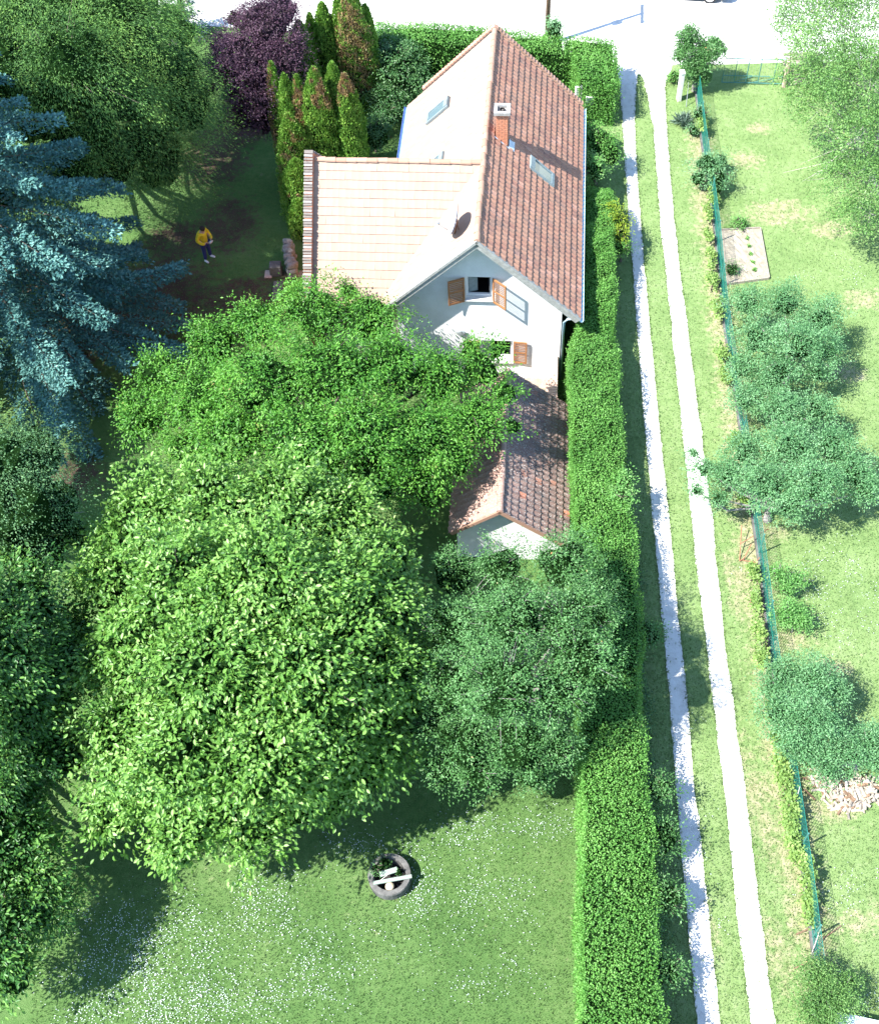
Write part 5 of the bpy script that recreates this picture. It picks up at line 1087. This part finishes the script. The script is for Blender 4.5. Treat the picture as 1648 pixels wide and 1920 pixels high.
# gate, gateposts, timber pile
ga, gb = G(1352, 157), G(1464, 160); gt = empty('metal_gate', (ga + gb) / 2); tag(gt, 'thin dark metal bar gate closing the meadow from the road', 'gate'); gd = nz(gb - ga); GL = np.linalg.norm(gb - ga); GHt = 1.25
mb = MB(); mb.tube([ga + ZV * .08, ga + ZV * GHt, gb + ZV * GHt, gb + ZV * .08, ga + ZV * .08], .022, 6); mb.tube([ga + ZV * .42, gb + ZV * .42], .018, 6); mb.tube([ga + gd * GL * .5 + ZV * .1, gb + ZV * .42], .014, 6); mb.tube([ga + gd * GL * .2 + ZV * .1, ga + gd * GL * .5 + ZV * .42], .014, 6); mb.build('gate_frame', M['metal_green'], gt)
mb = MB(); mb.tube([(0, 0, .08), (0, 0, GHt)], .02, 6); bm3 = mb.mesh('bar'); bm3.materials.append(M['metal_green']); inv = parent_inv(gt)
for f in (.2, .4, .6, .85):
    o = bpy.data.objects.new('bar', bm3); o.parent = gt; o.matrix_parent_inverse = inv; o.matrix_basis = Matrix.Translation(Vector(ga + gd * GL * f)); col.objects.link(o)
mb = MB()
for i in range(22): mb.tube([ga + gd * GL * (i + .5) / 22 + ZV * .1, ga + gd * GL * (i + .5) / 22 + ZV * (GHt - .03)], .004, 3, False)
mb.build('wire_infill', M['metal_grey'], gt)
gp = G(1468, 163); mb = MB(); mb.box((gp[0], gp[1], .62), (.13, .13, 1.3), rz=.1); mb.add([(gp[0] - .065, gp[1] - .065, 1.272), (gp[0] + .065, gp[1] - .065, 1.272), (gp[0] + .065, gp[1] + .065, 1.272), (gp[0] - .065, gp[1] + .065, 1.272), (gp[0], gp[1], 1.32)], [(0, 1, 4), (1, 2, 4), (2, 3, 4), (3, 0, 4)])
o = mb.build('gatepost', M['brick_pink'], bevel=.01); tag(o, 'pale pinkish post at the right end of the metal bar gate', 'gatepost')
g2 = G(1272, 187); mb = MB(); mb.box((g2[0], g2[1], .66), (.17, .26, 1.36), rz=.05); mb.box((g2[0], g2[1], 1.36), (.21, .3, .05), rz=.05); o = mb.build('gatepost', M['concrete_pale'], bevel=.015); tag(o, 'square white concrete gatepost at the lane entrance under the shrubby tree', 'gatepost')
stick('thin metal pipe standing beside the white gatepost', G(1286, 200), G(1285, 192) * [1, 1, 0] + ZV * 1.0, .02, 'metal_grey', 'pipe', 'metal_pipe')
tp = empty('timber_pile', G(1490, 150)); tag(tp, 'stack of weathered grey planks and beams right of the gate', 'timber pile'); inv = parent_inv(tp)
mb = MB(); mb.box((0, 0, 0), (1.5, .14, .07)); bmp = mb.mesh('plank'); bmp.materials.append(M['wood_grey']); mb = MB(); mb.box((0, 0, 0), (1.3, .12, .1)); bmq = mb.mesh('plank'); bmq.materials.append(M['wood_brown'])
c = G(1500, 152)
for k_ in range(9):
    for q_ in range(3):
        o = bpy.data.objects.new('plank', (bmp, bmq)[int(rng.random() < .35)]); o.parent = tp; o.matrix_parent_inverse = inv
        o.matrix_basis = Matrix.Translation((c[0] + rng.normal() * .1, c[1] + q_ * .28 - .2 + rng.normal() * .03, .06 + k_ * .125)) @ Matrix.Rotation(rng.normal() * .06 - .04, 4, 'Z'); col.objects.link(o)

# heap of split wood
hp = empty('wood_heap', G(1590, 1490)); tag(hp, 'heap of pale split wood and branches at the right edge', 'wood heap'); inv = parent_inv(hp); ms = []
for k_ in range(7):
    mb = MB(); L_ = rng.uniform(.25, .5); r_ = rng.uniform(.03, .06); q = [(L_ * -.5, r_ * math.cos(a), r_ * math.sin(a) * rng.uniform(.6, 1)) for a in (.2, 1.6, 2.9, 4.4)]; q2 = [(p[0] + L_, p[1] * rng.uniform(.7, 1.1), p[2]) for p in q]
    mb.v = q + q2; mb.f = [(0, 1, 2, 3)[::-1], (4, 5, 6, 7), (0, 1, 5, 4), (1, 2, 6, 5), (2, 3, 7, 6), (3, 0, 4, 7)]; me = mb.mesh('split_log'); me.materials.append(M[('wood_pale', 'dead_wood', 'wood_pale', 'wood_grey', 'wood_grey', 'wood_brown', 'wood_pale')[k_]]); ms.append(me)
for i in range(230):
    x, y = (rng.normal(1598, 30), rng.normal(1487, 16)) if i < 195 else (rng.normal(1535, 14), rng.normal(1462, 8))
    dd = ((x - 1600) / 60) ** 2 + ((y - 1487) / 32) ** 2; c = G(x, y, 0); z_ = max(.03, .28 * (1 - dd)) * rng.uniform(.2, 1)
    o = bpy.data.objects.new('split_log', ms[i % 7]); o.parent = hp; o.matrix_parent_inverse = inv; o.matrix_basis = Matrix.Translation((c[0], c[1], z_)) @ Matrix.Rotation(rng.uniform(0, 3.14), 4, 'Z') @ Matrix.Rotation(rng.normal() * .25, 4, 'Y') @ Matrix.Rotation(rng.uniform(0, 6), 4, 'X'); col.objects.link(o)
# pale sheet at the lower right corner
q = [G(x, y, .75) for x, y in ((1566, 1896), (1648, 1914), (1720, 1925), (1700, 2010), (1560, 1990))]; sh = empty('table', sum(q) / 5 * [1, 1, 0]); tag(sh, 'pale blue white sheet top cut off at the lower right corner', 'table')
mb = MB(); mb.slab(q, ZV, .03); mb.build('sheet_top', M['tarp'], sh)
mb = MB()
for p in (q[0], q[2], q[3], q[4]):
    p2 = p + (sum(q) / 5 - p) * .12; mb.tube([p2 * [1, 1, 0], p2 - ZV * .03], .03, 6)
mb.build('leg', M['wood_grey'], sh)

# ------------------------------------------------------------------ round planter / old well ring
wc = G(732, 1648, YARD); wl_ = empty('well_ring', wc); tag(wl_, 'round concrete well ring on the lawn with a dark inside', 'well')
mb = MB(); mb.lathe(wc, [(.60, 0), (.61, .36), (.59, .41), (.46, .41), (.44, .37), (.42, .06)], 30); mb.build('ring_wall', M['concrete'], wl_)
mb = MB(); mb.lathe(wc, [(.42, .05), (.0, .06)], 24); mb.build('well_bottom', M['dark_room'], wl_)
def wpt(x, y, z=.45): return G(x, y, YARD + z)
def plank(label, a, b, w, th=.035, mat='wood_green', name='plank'):
    a, b = np.asarray(a), np.asarray(b); d = b - a; u_ = nz(d); s_ = nz(np.cross(ZV, u_)); n_ = np.cross(u_, s_); mb = MB(); mb.box((a + b) / 2, (np.linalg.norm(d), w, th), M3=np.array([u_, s_, n_]).T); o = mb.build(name, M[mat]); tag(o, label, 'plank'); return o
plank('long pale green plank laid across the round well ring', wpt(700, 1656), wpt(772, 1643), .1)
plank('short broad grey plank behind the long one on the well ring', wpt(712, 1640), wpt(745, 1630), .15)
mb = MB(); c = wpt(731, 1662, .33); mb.lathe(c, [(0, -.1), (.09, -.08), (.13, 0), (.1, .07), (0, .1)], 14); o = mb.build('stone_ball', M['pot'], smooth=True); tag(o, 'sandy yellow round stone inside the well ring', 'stone')
shrub('small potted green plants growing at the back of the well ring', 722, 1620, YARD + .5, .2, 'plum', rz=.12, n=9, leaf=.055, extra=[(703, 1628, YARD + .45, .12, .1), (748, 1636, YARD + .5, .12, .12)], base=(722, 1628), name='plant', cat='plant', twig_n=8)
stick('thin dry twig sticking up behind the long plank on the well ring', wpt(712, 1652, .45), wpt(738, 1632, .75), .01, 'dead_wood', 'twig', 'dry_twig')

# ------------------------------------------------------------------ stones and blocks by the wing
def rock(c, sx, sy, sz, mat, name, parent, seed):
    r_ = np.random.default_rng(seed); mb = MB(); nu, nv = 9, 6; ph = r_.uniform(0, 6, 3)
    for j in range(nv + 1):
        for i in range(nu):
            a, t_ = 2 * math.pi * i / nu, math.pi * j / nv; q = 1 + .16 * math.sin(a * 2 + ph[0] + t_) + .1 * math.sin(a * 3 + ph[1]) + r_.normal() * .03
            x, y, z = math.cos(a) * math.sin(t_), math.sin(a) * math.sin(t_), math.cos(t_); e = .65
            mb.v.append((c[0] + sx * np.sign(x) * abs(x) ** e * q, c[1] + sy * np.sign(y) * abs(y) ** e * q, c[2] + sz * np.sign(z) * abs(z) ** e))
    for j in range(nv):
        for i in range(nu): mb.f.append((j * nu + i, (j + 1) * nu + i, (j + 1) * nu + (i + 1) % nu, j * nu + (i + 1) % nu))
    return mb.build(name, M[mat], parent, smooth=True)
sw = empty('stone_wall', G(543, 485, YARD)); tag(sw, 'short rough stone wall of pale boulders left of the wing', 'wall')
k_ = 0
for i, (x, y) in enumerate([(540, 455), (541, 464), (542, 473), (544, 482), (545, 490), (547, 497)]):
    for z_ in (.12, .36, .6):
        c = G(x, y, YARD + .6) * [1, 1, 0] + ZV * (YARD + z_) + rng.normal(size=3) * .03; rock(c, rng.uniform(.17, .24), rng.uniform(.14, .2), .15, 'stone', 'stone', sw, k_); k_ += 1
def block(label, x, y, sx, sy, h, mat, rz=-.05, name='stone_block', cat='stone block'):
    c = G(x, y, YARD); mb = MB(); mb.box((c[0], c[1], YARD + h / 2 - .02), (sx, sy, h), rz=rz); o = mb.build(name, M[mat], bevel=.025); tag(o, label, cat); return o
block('dark grey square block standing between two sunlit slabs', 519, 512, .46, .4, .5, 'concrete', name='concrete_block')
block('flat orange lit slab left of the dark grey block', 504, 515, .3, .42, .08, 'brick_pink', name='paving_slab', cat='slab')
block('flat sunlit slab between the dark grey block and the brick parapet', 556, 514, .5, .36, .06, 'soil', name='paving_slab', cat='slab')
block('low grey step below the dark grey block', 522, 548, .4, 1.0, .16, 'concrete', name='garden_step', cat='step')

# utility pole with cross arm
pb = GG(1025, 84); up = empty('utility_pole', pb); tag(up, 'tall wooden utility pole rising out of the frame behind the road hedge', 'utility pole')
mb = MB(); mb.tube([pb - ZV * .3, pb + ZV * 3.5, pb + ZV * 6.6], [.12, .1, .085], 10); mb.build('pole', M['wood_brown'], up, smooth=True)
ad = nz(np.array([.15, 1, 0])); ap = pb + ZV * 6.45; mb = MB(); mb.box(ap + [0.1, 0, 0], (.1, 1.5, .1), rz=-.15); mb.build('cross_arm', M['wood_brown'], up)
for f in (-.65, 0, .65):
    mb = MB(); mb.lathe(ap + ad * f + ZV * .05 + np.array([.1, 0, 0]), [(.03, 0), (.05, .05), (.035, .09), (.05, .13), (0, .16)], 8); mb.build('insulator', M['concrete_pale'], up)
mb = MB(); mb.box(pb + ZV * 4.6 + [.16, 0, 0], (.22, .3, .42)); mb.build('junction_box', M['metal_grey'], up)

# white slab at the rear right corner, tucked against the hedge
c = GG(1086, 222); rs = empty('garden_screen', c); tag(rs, 'tall white panel with a leaning lower board behind the right rear roof corner', 'panel')
mb = MB(); mb.box(c + ZV * .8, (.5, .12, 1.6), rz=.2); mb.build('panel', M['plaster'], rs)
mb = MB(); mb.box(c + ZV * .75 + np.array([.3, -.35, 0]), (.34, .08, 1.5), M3=np.array([[1, 0, 0], [0, .95, -.3], [0, .3, .95]])); mb.build('leaning_board', M['concrete_pale'], rs)

# ------------------------------------------------------------------ parked car (mostly outside the frame)
wr_, wf_ = G(1238, 1), G(1329, 7); cd = nz(wf_ - wr_); cn = np.array([-cd[1], cd[0], 0]); WB = np.linalg.norm(wf_ - wr_); car = empty('parked_car', (wr_ + wf_) / 2); tag(car, 'dark blue car with silver wheels parked on the white road, only its underside in view', 'car')
def cpt(s, w, z): return wr_ + cd * s + cn * w + ZV * z
prof = [(-.75, .3), (-.8, .62), (-.72, .9), (-.1, 1.0), (.35, 1.4), (1.5, 1.44), (2.1, 1.05), (WB + .75, .85), (WB + .86, .55), (WB + .82, .28)]
bot = []
for cx_ in (WB, 0): bot += [(cx_ + .4 * math.cos(a), .3 + .4 * math.sin(a) * .95) for a in np.linspace(0, math.pi, 8)]
outl = prof + [(WB + .42, .24)] + bot[:8] + [(WB - .42, .22), (.42, .22)] + bot[8:] + [(-.42, .24)]
mb = MB(); n = len(outl); Wc = 1.7
for w_ in (.0, Wc): mb.v += [tuple(cpt(s, w_, z)) for s, z in outl]
mb.f = [tuple(range(n)), tuple(range(2 * n - 1, n - 1, -1))] + [(i, i + n, (i + 1) % n + n, (i + 1) % n) for i in range(n)]; mb.build('body', M['car_paint'], car, bevel=.03)
mb = MB()
for w_, s_ in ((-.012, 1), (Wc + .012, -1)):
    for q in ([(.0, 1.02), (.42, 1.34), (.85, 1.36), (.85, 1.02)], [(.92, 1.02), (.92, 1.37), (1.48, 1.38), (1.95, 1.04)]):
        mb.slab([cpt(s, w_, z) for s, z in q], cn * s_ * -1, .008)
mb.build('side_window', M['glass'], car)
for cx_ in (0, WB):
    for w_ in (.1, Wc - .1):
        mb = MB(); c = cpt(cx_, w_, .31); k_ = 20
        mb.tube([c - cn * .1, c + cn * .1], .31, k_); wh = mb.build('wheel', M['rubber'], car, smooth=False)
        mb = MB(); mb.tube([c - cn * .112, c + cn * .112], .19, k_)
        mb2 = MB(); mb2.tube([c - cn * .118, c + cn * .118], .21, k_); mb2.build('rim', M['wheel_rim'], wh)
for w_ in (.2, Wc - .2):
    mb = MB(); mb.box(cpt(WB + .8, w_, .66), (.1, .3, .14), rz=math.atan2(cd[1], cd[0])); mb.build('headlight', M['concrete_pale'], car, bevel=.02)

# ------------------------------------------------------------------ person
pc = G(391, 486, YARD)
per = empty('person', pc); tag(per, 'person in a yellow jacket, navy trousers and white shoes holding a pale remote control', 'person')
fd = nz(np.array([-pc[0] * .15, -1.0, 0])); sd_ = np.array([-fd[1], fd[0], 0]); sd_ = nz(np.cross(ZV, fd))     # facing the camera
def pp_(r_, f_, z_): return pc + sd_ * r_ + fd * f_ + ZV * z_
def skin_obj(name, verts, eds, radii, mat, parent, sub=2):
    me = bpy.data.meshes.new(name); me.from_pydata([tuple(v) for v in verts], eds, []); o = link(name, me, M[mat], parent)
    md = o.modifiers.new('skin', 'SKIN'); md.use_smooth_shade = True
    for i, r_ in enumerate(radii):
        sv = me.skin_vertices[0].data[i]; sv.radius = (r_, r_) if not hasattr(r_, '__len__') else r_; sv.use_root = (i == 0)
    s = o.modifiers.new('sub', 'SUBSURF'); s.levels = sub; s.render_levels = sub; return o
# body (one continuous figure), clothes as closely fitting layers
Vb = [pp_(0, 0, .95), pp_(0, .0, 1.12), pp_(0, .02, 1.32), pp_(0, .03, 1.46), pp_(0, .07, 1.54), pp_(0, .12, 1.62), pp_(0, .13, 1.71),
      pp_(.17, .02, 1.42), pp_(.27, .0, 1.2), pp_(.24, .2, 1.08), pp_(.13, .3, 1.1), pp_(-.17, .02, 1.42), pp_(-.27, .0, 1.2), pp_(-.24, .2, 1.08), pp_(-.13, .3, 1.1),
      pp_(.1, 0, .88), pp_(.13, .03, .5), pp_(.16, .0, .1), pp_(-.1, 0, .88), pp_(-.12, .02, .5), pp_(-.13, .0, .1)]
Eb = [(0, 1), (1, 2), (2, 3), (3, 4), (4, 5), (5, 6), (3, 7), (7, 8), (8, 9), (9, 10), (3, 11), (11, 12), (12, 13), (13, 14), (0, 15), (15, 16), (16, 17), (0, 18), (18, 19), (19, 20)]
rb = [.14, .13, .15, .1, .055, .085, .07, .06, .045, .035, .028, .06, .045, .035, .028, .085, .055, .04, .085, .055, .04]
skin_obj('body', Vb, Eb, rb, 'skin', per)
Vj = [pp_(0, 0, .88), pp_(0, .0, 1.1), pp_(0, .01, 1.3), pp_(0, .02, 1.45), pp_(0, .03, 1.51), pp_(.19, .01, 1.42), pp_(.32, -.02, 1.2), pp_(.27, .17, 1.07), pp_(.17, .27, 1.09), pp_(-.19, .01, 1.42), pp_(-.32, -.02, 1.2), pp_(-.27, .17, 1.07), pp_(-.17, .27, 1.09)]
Ej = [(0, 1), (1, 2), (2, 3), (3, 4), (3, 5), (5, 6), (6, 7), (7, 8), (3, 9), (9, 10), (10, 11), (11, 12)]
skin_obj('jacket', Vj, Ej, [.2, .185, .2, .14, .08, .095, .082, .07, .055, .095, .082, .07, .055], 'hoodie', per)
Vt = [pp_(0, 0, .95), pp_(.1, 0, .86), pp_(.135, .03, .5), pp_(.165, .0, .09), pp_(-.1, 0, .86), pp_(-.12, .02, .5), pp_(-.135, .0, .09)]
skin_obj('trousers', Vt, [(0, 1), (1, 2), (2, 3), (0, 4), (4, 5), (5, 6)], [.15, .11, .085, .07, .11, .085, .07], 'jeans', per)
for s_, r0_ in ((1, .175), (-1, -.15)):
    skin_obj('shoe', [pp_(r0_, -.05, .05), pp_(r0_ + .02 * s_, .08, .05), pp_(r0_ + .045 * s_, .2, .04)], [(0, 1), (1, 2)], [.05, .05, .042], 'shoe', per)
    # hand: palm and five curled fingers
    w_ = pp_(.12 * s_, .3, 1.1); pm_ = pp_(.085 * s_, .345, 1.1); hv = [w_, pm_]; he = [(0, 1)]; hr_ = [.03, .034]
    for q_, (dz, L_) in enumerate(((.028, .05), (.01, .058), (-.01, .053), (-.028, .042))):
        k_ = len(hv); a_ = pm_ + fd * .03 + ZV * dz; hv += [a_, a_ + fd * L_ * .5 - sd_ * s_ * L_ * .4, a_ + fd * L_ * .3 - sd_ * s_ * L_ * .95]; he += [(1, k_), (k_, k_ + 1), (k_ + 1, k_ + 2)]; hr_ += [.011, .01, .008]
    k_ = len(hv); a_ = w_ + ZV * .03 + fd * .02; hv += [a_, a_ + fd * .03 - sd_ * s_ * .03 + ZV * .015, a_ + fd * .05 - sd_ * s_ * .05 + ZV * .005]; he += [(0, k_), (k_, k_ + 1), (k_ + 1, k_ + 2)]; hr_ += [.013, .012, .009]
    skin_obj('hand', hv, he, hr_, 'skin', per, 1)
# head details
hc = pp_(0, .12, 1.66); mb = MB(); k0 = 14
hd = nz(fd + ZV * -.45); hu = nz(ZV + fd * .45)
for j in range(9):
    for i in range(k0):
        t_ = math.pi * .56 * j / 8; a = 2 * math.pi * i / k0; dv = hu * math.cos(t_) + (sd_ * math.cos(a) - hd * math.sin(a)) * math.sin(t_); back = max(0, -float(dv @ hd)); mb.v.append(tuple(hc + dv * (.112 + .01 * back) - hd * .012))
for j in range(8):
    for i in range(k0): mb.f.append((j * k0 + i, (j + 1) * k0 + i, (j + 1) * k0 + (i + 1) % k0, j * k0 + (i + 1) % k0))
mb.build('hair', M['hair'], per, smooth=True)
mb = MB()
for s_ in (1, -1): mb.lathe(hc + hd * .088 + sd_ * .033 * s_, [(0, -.008), (.011, 0), (0, .008)], 8)
mb.tube([hc + hd * .085 - hu * .055 - sd_ * .022, hc + hd * .092 - hu * .058, hc + hd * .085 - hu * .055 + sd_ * .022], .006, 5); mb.build('eyes_and_mouth', M['hair'], per)
mb = MB(); mb.tube([hc + hd * .085 + hu * .01, hc + hd * .118 - hu * .025, hc + hd * .09 - hu * .035], [.008, .014, .008], 6)
for s_ in (1, -1): mb.box(hc + sd_ * .092 * s_ - hd * .01, (.02, .035, .055))
mb.build('nose_and_ears', M['skin'], per, smooth=True)
ct = pp_(0, .4, 1.1); rcm = empty('remote_control', ct); tag(rcm, 'pale grey remote control held at the waist by the person in yellow', 'remote control')
mb = MB(); T3 = np.array([sd_, fd, ZV]).T; mb.box(ct, (.17, .09, .045), M3=T3); mb.box(ct + sd_ * .0 + fd * .06 + ZV * .04, (.15, .02, .085), M3=T3); mb.build('case', M['controller'], rcm, bevel=.01)
for s_ in (1, -1):
    mb = MB(); mb.tube([ct + sd_ * .05 * s_ + ZV * .02, ct + sd_ * .05 * s_ + ZV * .045], .007, 6); mb.build('joystick', M['rubber'], rcm)
    mb = MB(); mb.tube([ct + sd_ * .06 * s_ + fd * .05, ct + sd_ * .07 * s_ + fd * .13 + ZV * .04], .006, 5); mb.build('antenna', M['rubber'], rcm)
for o in sc.objects:
    if o.get('group') == '': del o['group']
